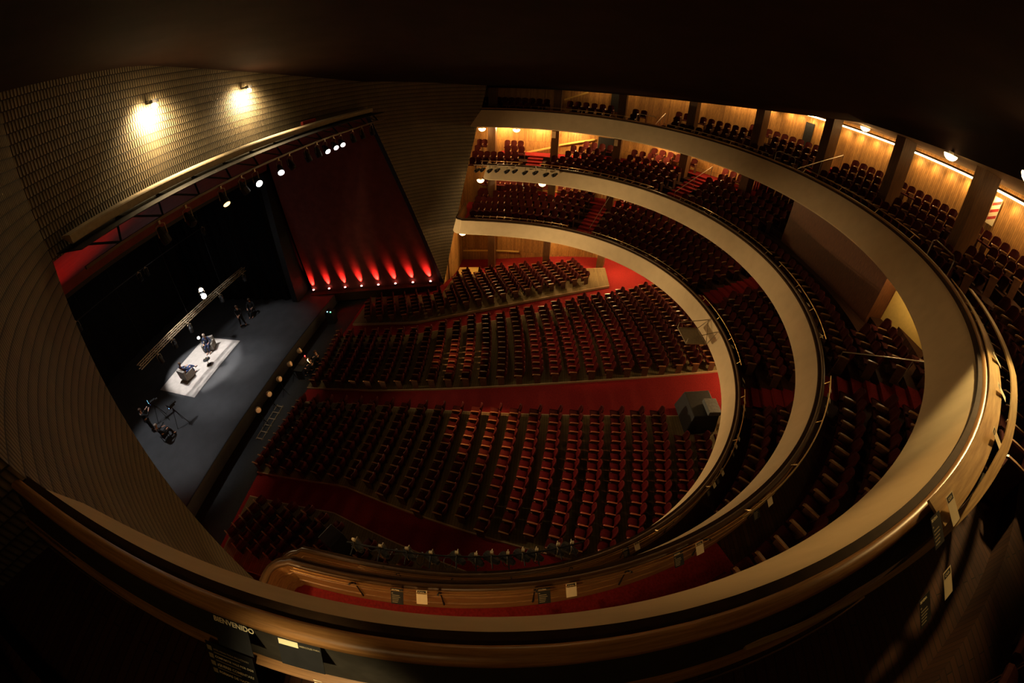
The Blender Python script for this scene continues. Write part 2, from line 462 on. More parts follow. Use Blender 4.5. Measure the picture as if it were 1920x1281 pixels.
# red carpet strip behind the near rails of the two lower balconies, and along the far fronts
for lv, a0, a1 in ((1, -133, -164), (2, -131, -156.5), (1, -25, -16), (2, -27, -24)):
    rb, rt, yc, zb, zt, zf, *_ = LV[lv]
    vs = []; nn = 30
    for i in range(nn+1):
        t = R(a0+(a1-a0)*i/nn)
        p, n, o, dep, nr = floor_profile(lv, t)
        for d in (o+0.22, o+1.30 if lv == 1 else o+1.0):
            q = p+n*d; vs.append((q.x, q.y, zf+0.014))
    mc.add(vs, [(2*i, 2*i+1, 2*i+3, 2*i+2) for i in range(nn)])
struct('floor_stair_carpet', mc, M['carpet'])

# ------------------------------------------------------------------ back wall, pillars, upper ceiling
def wall_strip(z0, z1, a0, a1, n=160):
    mb = MB(); vs = []; uv = []; L = 0; prev = None
    for i in range(n+1):
        t = R(a0+(a1-a0)*i/n); p = wall_pt(t)
        if prev is not None: L += (p-prev).length
        prev = p
        vs += [(p.x, p.y, z0), (p.x, p.y, z1)]; uv += [(L, z0), (L, z1)]
    return mb.add(vs, [(2*i, 2*i+1, 2*i+3, 2*i+2) for i in range(n)], uv)
struct('wall_back', wall_strip(0.5, 19.2, 32, -212), M['slats'])

CAMXY = Vector((CAM.x, CAM.y))
def pillar_at(az):          # where the pillar row crosses a bearing from the near balcony
    d = Vector((math.cos(R(az)), math.sin(R(az))))
    lo, hi = 5.0, 45.0
    for _ in range(40):
        m = (lo+hi)/2; q = CAMXY+d*m; t = math.atan2(q.y-WY, q.x)
        if (q-Vector((0, WY))).length < WR*0.915*shp(t): lo = m
        else: hi = m
    return CAMXY + d*lo
PIL = [pillar_at(a) for a in (7.4, -1.5, -10.4, -20.0, -29.0, -38.0, -47.2)]
PIL_ALL = PIL + [pillar_at(-57.6)] + [Vector((-p.x, p.y)) for p in PIL[3::-1]]
for i, p in enumerate(PIL_ALL):
    t = math.atan2(p.y-3.2, p.x)
    n = normal_out(7.685*2.1*1.125, 3.2, t)
    tg = Vector((-n.y, n.x))
    fz = floor_z(p.y) - 0.05
    mb = MB()
    m4 = frame(Vector((p.x, p.y, (fz+17.95)/2)), Vector((n.x, n.y, 0)), Vector((tg.x, tg.y, 0)), Vector((0, 0, 1)))
    mb.box(None, (0.80, 0.50, 17.95-fz), M4=m4)
    o = struct('column', mb, M['pillar'])

# ceiling over the upper balcony seats, and the big dark ceiling of the hall
def zceil(x): return 18.0 - 0.135*max(x, -4.6)
mb = MB(); vs = []; nn = 160
for i in range(nn+1):
    a = 30-240*i/nn; t = R(a); q = pillar_line(t); n = normal_out(7.685*2.1*1.125, 3.2, t); w = wall_pt(t)
    q2 = q - n*0.35
    vs += [(q2.x, q2.y, 17.85), (w.x+n.x*.1, w.y+n.y*.1, 17.75)]
mb.add(vs, [(2*i, 2*i+2, 2*i+3, 2*i+1) for i in range(nn)])
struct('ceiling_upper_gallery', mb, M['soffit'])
mb = MB(); vs = []; C0 = Vector((0, -4)); na, nr_ = 180, 10
def ceil_edge(a):
    d = Vector((math.cos(R(a)), math.sin(R(a)))); lo, hi = 0.0, 40.0
    for _ in range(30):
        m = (lo+hi)/2; q = C0+d*m
        t = math.atan2(q.y-3.2, q.x)
        inside = (q-Vector((0, 3.2))).length < 7.685*2.1*1.10*shp(t) if q.y < 3.2 else abs(q.x) < 15.2
        if inside and q.y < 9.5: lo = m
        else: hi = m
    return C0+d*lo
for i in range(na):
    a = -220 + 360*i/na; e = ceil_edge(a)
    for j in range(nr_+1):
        f = j/nr_; q = C0 + (e-C0)*f
        vs.append((q.x, q.y, zceil(q.x) + 0.25*(1-f*f)))
    z = zceil(e.x); vs.append((e.x, e.y, z+0.30 if z < 17.7 else 17.80))
k = nr_+2
mb.add(vs, [(i*k+j, i*k+j+1, ((i+1) % na)*k+j+1, ((i+1) % na)*k+j) for i in range(na) for j in range(k-1)])
struct('ceiling', mb, M['ceiling'], smooth=True)
# outer lid so that no gap shows above the hanging ceiling
mb = MB(); mb.box((0, -4, 20.3), (60, 56, 0.2)); struct('ceiling_roof_slab', mb, M['ceiling'])

# ------------------------------------------------------------------ tiled proscenium shell
Z0T, Z1T, ZTOP = 2.45, 15.0, 19.3
def Wp(z): return Vector((11.62+0.09*(z-Z0T), 2.2-0.2235*(z-Z0T)))
def Ep(z):
    z = min(z, Z1T); f = (z-Z0T)/(Z1T-Z0T)
    b = 0.35*math.sin(PI*f)                                # slight bow of the opening's edge
    return Vector((11.62-2.52*f+b*0.5, 2.2+3.2*f-b*0.2))
mb = MB()
def side_curve(z, s, m=10):
    w, e = Wp(z), Ep(z); mid = (w+e)/2; d = e-w
    nrm = Vector((d.y, -d.x)); nrm = nrm.normalized() if nrm.length > 1e-6 else Vector((0, 0))
    c = mid + nrm*(0.10*d.length)
    return [Vector((s*q.x, q.y)) for q in [(1-f)**2*w + 2*f*(1-f)*c + f*f*e for f in [i/m for i in range(m+1)]]]
for s in (1, -1):
    m, nz = 10, 50; vs = []; uv = []
    for i in range(nz+1):
        z = Z0T+(ZTOP-Z0T)*i/nz; row = side_curve(z, s, m); L = 0; us = [0]
        for a, b in zip(row, row[1:]): L += (b-a).length; us.append(L)
        for q, u in zip(row, us): vs.append((q.x, q.y, z)); uv.append((s*(40+us[-1]-u), z))
    fs = [(i*(m+1)+j, i*(m+1)+j+1, (i+1)*(m+1)+j+1, (i+1)*(m+1)+j) for i in range(nz) for j in range(m)]
    mb.add(vs, fs, uv)
vs = []; uv = []; m = 40; nz = 8
for i in range(nz+1):
    z = Z1T+(ZTOP-Z1T)*i/nz
    for j in range(m+1):
        x = 9.1-18.2*j/m; y = 5.4+1.15*(1-(x/9.1)**2)
        vs.append((x, y, z)); uv.append((40-(9.1-x)*1.02+9.3*0, z))
mb.add(vs, [(i*(m+1)+j, i*(m+1)+j+1, (i+1)*(m+1)+j+1, (i+1)*(m+1)+j) for i in range(nz) for j in range(m)], uv)
for s in (1, -1):
    vs = []; uv = []; nz = 20
    for i in range(nz+1):
        z = Z0T+(ZTOP-Z0T)*i/nz; e = Wp(z)
        vs += [(s*e.x, e.y, z), (s*(e.x+1.7), e.y+1.0, z)]; uv += [(s*40, z), (s*38.0, z)]
    mb.add(vs, [(2*i, 2*i+1, 2*i+3, 2*i+2) for i in range(nz)], uv)
struct('wall_front', mb, M['tiles'], smooth=True)
# thickness of the shell: returns behind the opening edges and outer edges
mb = MB()
for s in (1, -1):
    vs = []; nz = 20
    for i in range(nz+1):
        z = Z0T+(Z1T-Z0T)*i/nz; e = Ep(z)
        vs += [(s*e.x, e.y, z), (s*(e.x+0.15), e.y+0.35, z)]
    mb.add(vs, [(2*i, 2*i+1, 2*i+3, 2*i+2) for i in range(nz)])
struct('trim_opening_edge', mb, M['black'])

# outer walls beside the shell (close the hall at the balcony ends)
mb = MB()
for s in (1, -1):
    vs = []; uv = []
    for (x, y) in ((11.9, 2.6), (13.2, 1.9), (14.6, 1.7), (17.5, 1.7)):
        vs += [(s*x, y, 0.5), (s*x, y, 19.3)]; uv += [(x, 0.5), (x, 19.3)]
    mb.add(vs, [(2*i, 2*i+1, 2*i+3, 2*i+2) for i in range(3)], uv)
struct('wall_side', mb, M['slats'])

# ------------------------------------------------------------------ stalls floor
mb = MB(); vs = []; nx = 2; ys = [13.0, 0.0, -22.5]
for y in ys:
    for x in (-17.5, 17.5): vs.append((x, y, floor_z(y)))
mb.add(vs, [(2*i, 2*i+1, 2*i+3, 2*i+2) for i in range(2)])
struct('floor', mb, M['carpet'])

def aisleA(y): return max(0.55, 0.62 + 0.055*(2-y))          # half width of the centre aisle
def inner(y): return 6.25 - 0.255*y if y < 3 else 5.485      # inner edge of the side aisles
def outer(y): return inner(y) + 1.45 - 0.03*y if y < 3 else inner(y)+1.36
def rowy(k, x): return 7.6 - 0.905*k + x*x/62.0
NROW = 26
# raised seat platforms with a pale nosing along the aisles
LIFT = 0.10
mb = MB(); kb = MB()
def ribbon(fa, fb, y0, y1, n=40, lift=LIFT, edges=(True, True)):
    vs = []
    for i in range(n+1):
        y = y0+(y1-y0)*i/n; z = floor_z(y)+lift
        vs += [(fa(y), y, z), (fb(y), y, z)]
    mb.add(vs, [(2*i, 2*i+1, 2*i+3, 2*i+2) for i in range(n)])
    for f, use, sg in ((fa, edges[0], -1), (fb, edges[1], 1)):
        if not use: continue
        vs = []
        for i in range(n+1):
            y = y0+(y1-y0)*i/n; z = floor_z(y); x = f(y)
            sx = sg*(1 if fb(y0) > fa(y0) else -1)
            vs += [(x+0.012*sx, y, z-0.01), (x+0.012*sx, y, z+lift+0.004), (x-0.035*sx, y, z+lift+0.006)]
        kb.add(vs, [(3*i+j, 3*i+j+1, 3*(i+1)+j+1, 3*(i+1)+j) for i in range(n) for j in range(2)])
for s in (1, -1):
    ribbon(lambda y: s*aisleA(y), lambda y: s*inner(y), 8.2, -15.5)
    ribbon(lambda y: s*outer(y), lambda y: s*(10.3 if y > 2.0 else 13.2) if outer(y) < 12.5 else s*(outer(y)+0.7), 7.8, -9.8, lift=0.16, edges=(True, True))
struct('floor_seat_platforms', mb, M['floor'])
struct('trim_platform_nosing', kb, M['kerb'])

# ------------------------------------------------------------------ stage and its surroundings
SZ = 2.0
mb = MB()
mb.add([(-11.0, 10.72, 0.4), (11.0, 10.72, 0.4), (11.0, 26, 0.4), (-11.0, 26, 0.4), (-11.0, 10.72, SZ), (11.0, 10.72, SZ), (11.0, 26, SZ), (-11.0, 26, SZ)],
       [(4,5,6,7), (0,1,5,4), (1,2,6,5), (3,7,6,2), (0,4,7,3)])
struct('floor_stage', mb, M['stage'])
mb = MB(); mb.bar((-11, 10.70, SZ+0.005), (11, 10.70, SZ+0.005), 0.06, 0.03); struct('trim_stage_edge', mb, M['black'])
# red-lit splayed walls from the shell back to the stage, with a ledge carrying uplights
def redw(s, f, z):      # f 0 = at the shell, 1 = at the stage
    e = Ep(z); a = Vector((e.x+0.15, e.y+0.35)); b = Vector((10.3, 12.9)) + Vector((-1.6, 0.2))*((z-2.0)/13.0)
    q = a + (b-a)*f
    return (s*q.x, q.y, z)
mb = MB()
for s in (1, -1):
    vs = []; nz, nf = 24, 6
    for i in range(nz+1):
        z = 0.5+(15.0-0.5)*i/nz
        for j in range(nf+1): vs.append(redw(s, j/nf, max(z, 0.5)) if z >= Z0T else (redw(s, j/nf, Z0T)[0], redw(s, j/nf, Z0T)[1], z))
    mb.add(vs, [(i*(nf+1)+j, i*(nf+1)+j+1, (i+1)*(nf+1)+j+1, (i+1)*(nf+1)+j) for i in range(nz) for j in range(nf)])
struct('wall_forestage', mb, M['redlit_wall'], smooth=True)
mb = MB(); vs = []
for j in range(13):
    x = -9.25+18.5*j/12
    vs += [(x, 5.75+1.1*(1-(x/9.25)**2), 15.0), (x*0.97, 13.2, 12.6), (x*0.97, 13.3, 12.2)]
mb.add(vs, [(3*j+i, 3*j+i+1, 3*j+i+4, 3*j+i+3) for j in range(12) for i in range(2)])
struct('ceiling_forestage', mb, M['redlit_wall'])
# stage portal, drapes and back
mb = MB()
for s in (1, -1):
    mb.box((s*9.9, 13.6, 8.5), (2.6, 0.5, 13.5))
mb.box((0, 13.6, 14.0), (24, 0.5, 4.0))
struct('trim_stage_portal', mb, M['black'])
def drape(x0, y0, x1, y1, z0, z1, n=60, amp=0.12):
    b = MB(); vs = []
    d = Vector((x1-x0, y1-y0)); L = d.length; nn = Vector((-d.y, d.x)).normalized()
    for i in range(n+1):
        q = Vector((x0, y0))+d*(i/n)+nn*amp*math.sin(i*1.57)
        vs += [(q.x, q.y, z0), (q.x, q.y, z1)]
    return b.add(vs, [(2*i, 2*i+1, 2*i+3, 2*i+2) for i in range(n)])
o = drape(-12, 25.0, 12, 25.0, SZ, 15).build('stage_curtain', M['drape'], smooth=True)
tag(o, 'full black curtain hanging across the back of the dark stage', 'curtain')
o = drape(8.3, 24.6, 8.9, 14.4, SZ, 14, n=40).build('wing_curtain', M['drape'], smooth=True)
tag(o, 'black side curtain hanging along the far wing behind the standing person', 'curtain')
o = drape(-8.9, 14.4, -8.3, 24.6, SZ, 14, n=40).build('wing_curtain', M['drape'], smooth=True)
tag(o, 'black side curtain hanging in the near wing beside the camera operators', 'curtain')

# ------------------------------------------------------------------ lights of the hall
def add_light(kind, loc, energy, col, size=0.1, target=None, angle=60, blend=0.5, name='lamp_light'):
    d = bpy.data.lights.new(name, kind); d.energy = energy; d.color = col
    if kind == 'SPOT': d.spot_size = R(angle); d.spot_blend = blend
    if kind in ('POINT', 'SPOT'): d.shadow_soft_size = size
    o = bpy.data.objects.new(name, d); COL.objects.link(o); o.location = loc
    if target is not None:
        o.rotation_euler = (Vector(target)-Vector(loc)).to_track_quat('-Z', 'Y').to_euler()
    return o
WARM = (1.0, 0.60, 0.24)
bm_ = MB(); bm_.lathe([(0.10, 0.10), (0.10, 0.0), (0.07, -0.01)], n=14); ME_LBASE = bm_.mesh('lamp_base', M['metal'])
bm_ = MB(); bm_.lathe([(0.03, -0.19), (0.12, -0.17), (0.20, -0.11), (0.24, -0.03), (0.24, 0.0)], n=16); ME_LDOME = bm_.mesh('lamp_diffuser', M['dome'], True)
def ceiling_lamp(x, y, z, label, e, group):
    t = empty('ceiling_lamp', (x, y, z), label, 'lamp', group)
    for nme, me in (('base', ME_LBASE), ('diffuser', ME_LDOME)):
        o = bpy.data.objects.new(nme, me); COL.objects.link(o); o.parent = t
    add_light('POINT', (x, y, z-0.30), e, WARM, 0.12, name='ceiling_lamp_light')
def ring_lamp(lv, ang, d, drop=0.08):       # under the soffit of balcony lv
    rb, rt, yc, zb, *_ = LV[lv]; t = R(ang); p = cpt(rb, yc, t); n = normal_out(rb, yc, t)
    dep = wall_depth(p, n)
    z = zb+0.07 if d <= 1.6 else zb+0.10+(d-1.6)*0.03
    q = p+n*d; return q.x, q.y, z-(0.26 if d < 1.2 and lv > 1 else drop)
NEAR_ = None
ORD = ['first', 'second', 'third', 'fourth', 'fifth', 'sixth', 'seventh', 'eighth', 'ninth', 'tenth', 'eleventh', 'twelfth', 'thirteenth']
for i, (a, d, e) in enumerate([(-17, 0.95, 40), (-26, 1.05, 50), (-22, 2.8, 240), (-31, 2.85, 240), (-38, 2.85, 240), (-46, 2.9, 230), (-54, 3.1, 190), (-63, 3.4, 110), (-105, 2.4, 4), (-118, 2.4, 4), (-132, 2.2, 14), (-150, 1.6, 55), (-164, 1.0, 130)]):  # entries set deep by the wall are unseen lamps added to light it
    ceiling_lamp(*ring_lamp(3, a, d), f'glowing dome lamp under the upper balcony, {ORD[i]} from the far stage end', e, 'dome lamps under the upper balcony')
for i, (a, d, e) in enumerate([(-20, 0.8, 22), (-36, 0.9, 22), (-25, 4.0, 110), (-38, 4.1, 120), (-50, 4.3, 80), (-60, 2.8, 10), (-76, 2.6, 6), (-104, 2.6, 5), (-120, 2.6, 5), (-140, 2.2, 8), (-158, 1.2, 8)]):  # the high-power deep entries are hidden lamps added to brighten the back wall
    ceiling_lamp(*ring_lamp(2, a, d), f'glowing dome lamp under the middle balcony, {ORD[i]} along from the far stage end', e, 'dome lamps under the middle balcony')
for i, (a, d, e) in enumerate([(-14, 0.35, 5), (-22, 4.0, 420), (-38, 4.4, 560), (-52, 4.6, 600), (-66, 4.8, 260), (-89, 3.2, 380), (-112, 4.6, 10), (-140, 4.0, 4)]):
    ceiling_lamp(*ring_lamp(1, a, d), f'glowing dome lamp under the lower balcony, {ORD[i]} along from the far stage end', e, 'dome lamps under the lower balcony')
for i, (x, y, e) in enumerate([(3.6, -19.4, 4), (-3.3, -17.2, 4), (-8.4, -13.2, 6), (-14.6, -3.6, 2)]):  # the last lamp is unseen, added to light the near boards
    ceiling_lamp(x, y, 17.72, f'glowing dome lamp under the gallery ceiling, {ORD[i]} round the back of the gallery', e, 'dome lamps over the upper balcony')

add_light('SPOT', (-8.5, -13.0, 17.3), 1700, (1.0, 0.62, 0.22), 0.12, (-11.6, -8.9, 14.9), 23, 1.0, name='gallery_fill_beam')  # added fill spots that brighten the rail cap, handrail and near boards
add_light('SPOT', (-8.5, -13.0, 17.3), 1700, (1.0, 0.72, 0.30), 0.12, (-10.6, -11.0, 14.95), 26, 1.0, name='gallery_fill_beam')
add_light('SPOT', (-14.5, -3.65, 17.35), 420, (1.0, 0.78, 0.42), 0.12, (-12.98, -3.7, 14.50), 19, 0.8, name='gallery_fill_beam')
# cove tubes at the top of the gallery back wall, one per bay
for i, (a0, a1) in enumerate([(-32.5, -43.5), (-46, -55), (-57.5, -65.2), (-66.5, -73.4), (-75.2, -83.8), (-86.0, -95.0), (-97.2, -106.0), (-108.5, -117), (-120, -128)]):
    mb = MB(); hb = MB(); n = 8
    pts = []; hp = []
    for k in range(n+1):
        t = R(a0+(a1-a0)*k/n); p = wall_pt(t); nn = normal_out(WR, WY, t)
        q = p - nn*0.16; pts.append((q.x, q.y, 17.50))
        q = p - nn*0.20; hp.append((q.x, q.y, 17.57))
    t = empty('cove_light', pts[n//2], f'long glowing cove tube on the wood gallery wall, bay {ORD[i]} from the far stage end', 'cove light', 'cove tubes of the upper gallery')
    inv = Vector(pts[n//2])
    mb.tube([Vector(p)-inv for p in pts], 0.05, 8); hb.tube([Vector(p)-inv for p in hp], 0.05, 6)
    mb.build('tube', M['strip'], t); hb.build('housing', M['metal'], t)
    for f in (0.12, 0.37, 0.63, 0.88):
        tt = R(a0+(a1-a0)*f); pw = wall_pt(tt); nn = normal_out(WR, WY, tt); qq = pw-nn*0.30
        add_light('SPOT', (qq.x, qq.y, 17.44), 75, WARM, 0.10, (pw.x-nn.x*0.08, pw.y-nn.y*0.08, 16.3), 140, 1.0, 'cove_light_beam')

# two bare floodlights at the top of the tiled wall
for i, (x, y, z) in enumerate([(-4.55, 5.90, 17.45), (0.10, 6.16, 17.28)]):
    t = empty('wall_lamp', (x, y, z), ['bright floodlight at the top of the tiled wall, nearer the near side', 'bright floodlight at the top of the tiled wall above the middle of the stage'][i], 'lamp', 'floodlights on the tiled wall')
    b = MB(); b.box((0, 0.16, 0.12), (0.10, 0.34, 0.06)); b.box((0, 0.0, 0.12), (0.22, 0.16, 0.10)); b.build('bracket', M['black'], t)
    b = MB(); b.lathe([(0.03, -0.10), (0.075, -0.06), (0.085, 0.0), (0.05, 0.06)], n=14); b.build('bulb', M['wallbulb'], t, True)
    add_light('SPOT', (x, y-0.10, z-0.10), 1600 if i == 0 else 1450, (1.0, 0.74, 0.40), 0.10, (x, y+0.9, z-0.80), 158, 1.0, 'wall_lamp_light')
    add_light('SPOT', (x, y-0.12, z-0.14), 650, (1.0, 0.72, 0.38), 0.10, (x, 5.0, 15.2), 112, 1.0, 'wall_lamp_spill')
    add_light('POINT', (x, y-0.18, z+0.10), 14, (1.0, 0.70, 0.36), 0.10, name='wall_lamp_glow')

# red uplights along both splayed walls
for s in (1, -1):
    for i in range(8):
        f = i/7
        z = 2.62-0.42*f; x, y, _z = redw(s, 0.06+0.92*f, z); f = 0.06+0.92*f; x -= s*0.17
        lab = (f'small red uplight shining up the red-lit wall, {ORD[i]} from the tiled wall' if s == 1 else f'small red uplight on the hidden near wall, {ORD[i]} from the tiled wall')
        t = empty('uplight', (x, y, z), lab, 'lamp', 'red uplights at the foot of the far wall' if s == 1 else 'red uplights at the foot of the near wall')
        b = MB(); b.lathe([(0.07, -0.16), (0.085, -0.14), (0.09, 0.0), (0.075, 0.0)], n=12); b.box((0, 0, -0.18), (0.16, 0.12, 0.04)); b.build('housing', M['black'], t)
        b = MB(); b.lathe([(0.085, 0.0), (0.075, 0.045), (0.03, 0.06)], n=12); b.build('lens', M['redlens'], t, True)
        pw = Vector(redw(s, f, z)); pt = Vector(redw(s, f, z+1.35)); nin = Vector((-s, -0.12, 0)).normalized()
        add_light('SPOT', pw+nin*0.22+Vector((0, 0, 0.12)), 1500 if s == 1 else 600, (1.0, 0.045, 0.032), 0.03, pt-nin*0.30, 44, 1.0, 'uplight_beam')
    if s == -1: add_light('SPOT', (-8.6, 7.5, 4.0), 2600, (1.0, 0.03, 0.02), 0.5, (-8.3, 9.6, 13.6), 50, 1.0, 'uplight_fill')  # extra red spot without a fixture, added to redden the forestage ceiling
# ledge that carries the uplights
for s in (1, -1):
    mb = MB(); a = Vector((s*11.42, 2.7, 2.40)); b = Vector((s*9.85, 12.7, 1.98)); mb.bar(a, b, 0.55, 0.12)
    mb.bar(a+Vector((-s*.2, 0, -.35)), b+Vector((-s*.2, 0, -.35)), 0.08, 0.62)
    struct('trim_uplight_ledge', mb, M['lip'])

# lighting catwalk above the opening
def arch_y(x): return 5.05+0.75*(1-(x/9.0)**2)*0.35
t = empty('catwalk', (0, 5.0, 15.0), 'cream lighting catwalk with black braces along the top of the stage opening', 'catwalk')
n = 18
cw = [(Vector((-8.7+17.2*i/24, arch_y(-8.7+17.2*i/24)-5.0)), Vector((0, -1)), 0.0) for i in range(25)]
b = sweep(cw, [(0, -0.22, 0.40), (0, 0.20, 0.40), (0, 0.23, 0.37), (0, 0.23, 0.20), (0, 0.18, 0.18), (0, -0.22, 0.34)], closed=True)
b.build('walkway', M['cream_beam'], t)
b = MB()
for i in range(n):
    x0, x1 = -8.9+17.6*i/n, -8.9+17.6*(i+1)/n
    b.bar((x0, arch_y(x0)-5.0-.75, -0.30), (x1, arch_y(x1)-5.0-.75, -0.30), 0.07, 0.07)
b.build('front_rail', M['dark_cap'], t)
b = MB()
for i in range(12):
    x0 = -8.7+17.2*i/12; xm = x0+17.2/24
    b.bar((x0, arch_y(x0)-5.0-.05, 0.16), (x0+0.9, arch_y(x0+.9)-5.0-.75, -0.28), 0.05, 0.05)
    b.bar((x0+0.9, arch_y(x0+.9)-5.0-.75, -0.28), (x0+1.43, arch_y(x0+1.4)-5.0-.05, 0.16), 0.05, 0.05)
b.build('brace', M['black'], t)
b = MB()
for i in range(n):
    x0, x1 = -8.9+17.6*i/n, -8.9+17.6*(i+1)/n
    b.bar((x0, arch_y(x0)-5.0+.02, 0.10), (x1, arch_y(x1)-5.0+.02, 0.10), 1.75, 0.02)
b.build('black_tray', M['black'], t)  # tray widened to the tiled wall to block the wall lamps' light
o = MB(); o.box((3.3, 5.75, 15.42), (1.1, 0.12, 0.22)); o = o.build('banner', M['poster_red'], bevel=0.01)
tag(o, 'small red banner lying on the catwalk against the tiled wall', 'banner')

# stage spotlights hanging from the catwalk
def spotlight(loc, target, lit, label, group, size=1.0, mat=None):
    loc = Vector(loc); d = (Vector(target)-loc).normalized()
    t = empty('spotlight', loc, label, 'spotlight', group)
    q = d.to_track_quat('-Z', 'Y').to_matrix().to_4x4()
    b = MB(); b.lathe([(0.13*size, -0.20*size), (0.13*size, 0.02*size), (0.10*size, 0.10*size), (0.07*size, 0.22*size), (0.03*size, 0.25*size)], n=12, M4=q); b.build('housing', M['black'], t, False)
    b = MB(); b.tube([(0.0, 0, 0.34*size), (-0.15*size, 0, 0.28*size), (-0.15*size, 0, 0.0)], 0.014*size, 6); b.tube([(0.0, 0, 0.34*size), (0.15*size, 0, 0.28*size), (0.15*size, 0, 0.0)], 0.014*size, 6); b.box((0, 0, 0.36*size), (0.06*size, 0.06*size, 0.10*size)); b.build('yoke', M['truss'], t)
    b = MB(); b.lathe([(0.118*size, -0.205*size), (0.10*size, -0.225*size), (0.04*size, -0.235*size)], n=14, M4=q); b.build('lens', mat or (M['whitelens'] if lit else M['black']), t, True)
    return t, d
SPOTS = [(-6.6, 0, (-5, 1, 1), ''), (-5.6, 0, (-9, -7, 5), ''), (-4.1, 2, (-7, -4, 4), ''), (-3.1, 0, (0, 0, 2), ''), (-2.4, 1, (-7.5, -5.5, 10), 'W'),
         (-1.0, 1, (-8.5, -2.5, 9), 'W'), (-0.3, 0, (-6, -6, 4), ''), (0.9, 0, (1, 0, 2), ''), (1.7, 0, (1, 0, 2), ''), (2.35, 1, (-4.5, -7, 6), 'W'), (3.1, 1, (-5, -7, 6.5), 'W'), (3.75, 1, (-5, -6, 7), 'W'),
         (4.9, 0, (4, 0, 2), ''), (5.9, 0, (4, 0, 2), ''), (7.0, 0, (4, 0, 2), '')]
for i, (x, lit, tgt, _) in enumerate(SPOTS):
    lab = f'{["unlit black", "lit white", "dimly glowing"][lit]} spotlight hanging under the catwalk, number {i+1} counted from its near end'
    loc = (x, arch_y(x)-0.80, 14.28)
    t, d = spotlight(loc, tgt, lit, lab, 'spotlights under the catwalk', 1.0, {0: M['black'], 1: M['whitelens'], 2: M['amberlens']}[lit])
# the beams of the front lights on the seats and balcony fronts
def beam(x, target, e, col, ang, blend=0.6, size=0.08):
    loc = Vector((x, arch_y(x)-0.80, 14.28)); d = (Vector(target)-loc).normalized()
    add_light('SPOT', loc+d*0.30, e, col, size, target, ang, blend, 'spotlight_beam')
beam(2.35, (-2.3, -3.0, 3.2), 9000, (1.0, 0.42, 0.14), 17, 1.0)
beam(3.1, (2.9, -0.6, 3.2), 6500, (1.0, 0.42, 0.16), 16, 1.0)
beam(3.75, (3.6, -7.2, 3.8), 5200, (1.0, 0.22, 0.15), 24, 1.0)
beam(-1.0, (-4.6, -7.2, 3.8), 5600, (1.0, 0.22, 0.15), 28, 1.0)
beam(-2.4, (1.0, -12.0, 7.0), 500, (1.0, 0.70, 0.36), 40, 1.0, 0.2)

# ------------------------------------------------------------------ stage things
o = MB(); o.add([(-2.07, 15.28, SZ+.004), (3.52, 15.45, SZ+.004), (3.50, 19.10, SZ+.004), (-2.08, 18.86, SZ+.004), (-2.07, 15.28, SZ+.016), (3.52, 15.45, SZ+.016), (3.50, 19.10, SZ+.016), (-2.08, 18.86, SZ+.016)],
                [(4,5,6,7), (0,1,5,4), (1,2,6,5), (2,3,7,6), (3,0,4,7)])
o = o.build('rug', M['rug']); tag(o, 'large pale rectangular rug lying on the black stage floor', 'rug')

def person_mesh(name, V, Eg, rads, mat, parent=None, root=0, sub=1):
    me = bpy.data.meshes.new(name); me.from_pydata([Vector(v) for v in V], Eg, [])
    o = bpy.data.objects.new(name, me); COL.objects.link(o)
    sk = o.modifiers.new('skin', 'SKIN'); sk.use_smooth_shade = True
    for i, r in enumerate(rads):
        me.skin_vertices[0].data[i].radius = (r, r) if not isinstance(r, tuple) else r
        me.skin_vertices[0].data[i].use_root = (i == root)
    sb = o.modifiers.new('sub', 'SUBSURF'); sb.levels = sub; sb.render_levels = sub
    dg = bpy.context.evaluated_depsgraph_get()
    nm = bpy.data.meshes.new_from_object(o.evaluated_get(dg), depsgraph=dg)
    o.modifiers.clear(); o.data = nm; bpy.data.meshes.remove(me)
    nm.materials.clear(); nm.materials.append(mat)
    for p in nm.polygons: p.use_smooth = True
    if parent is not None: o.parent = parent
    return o

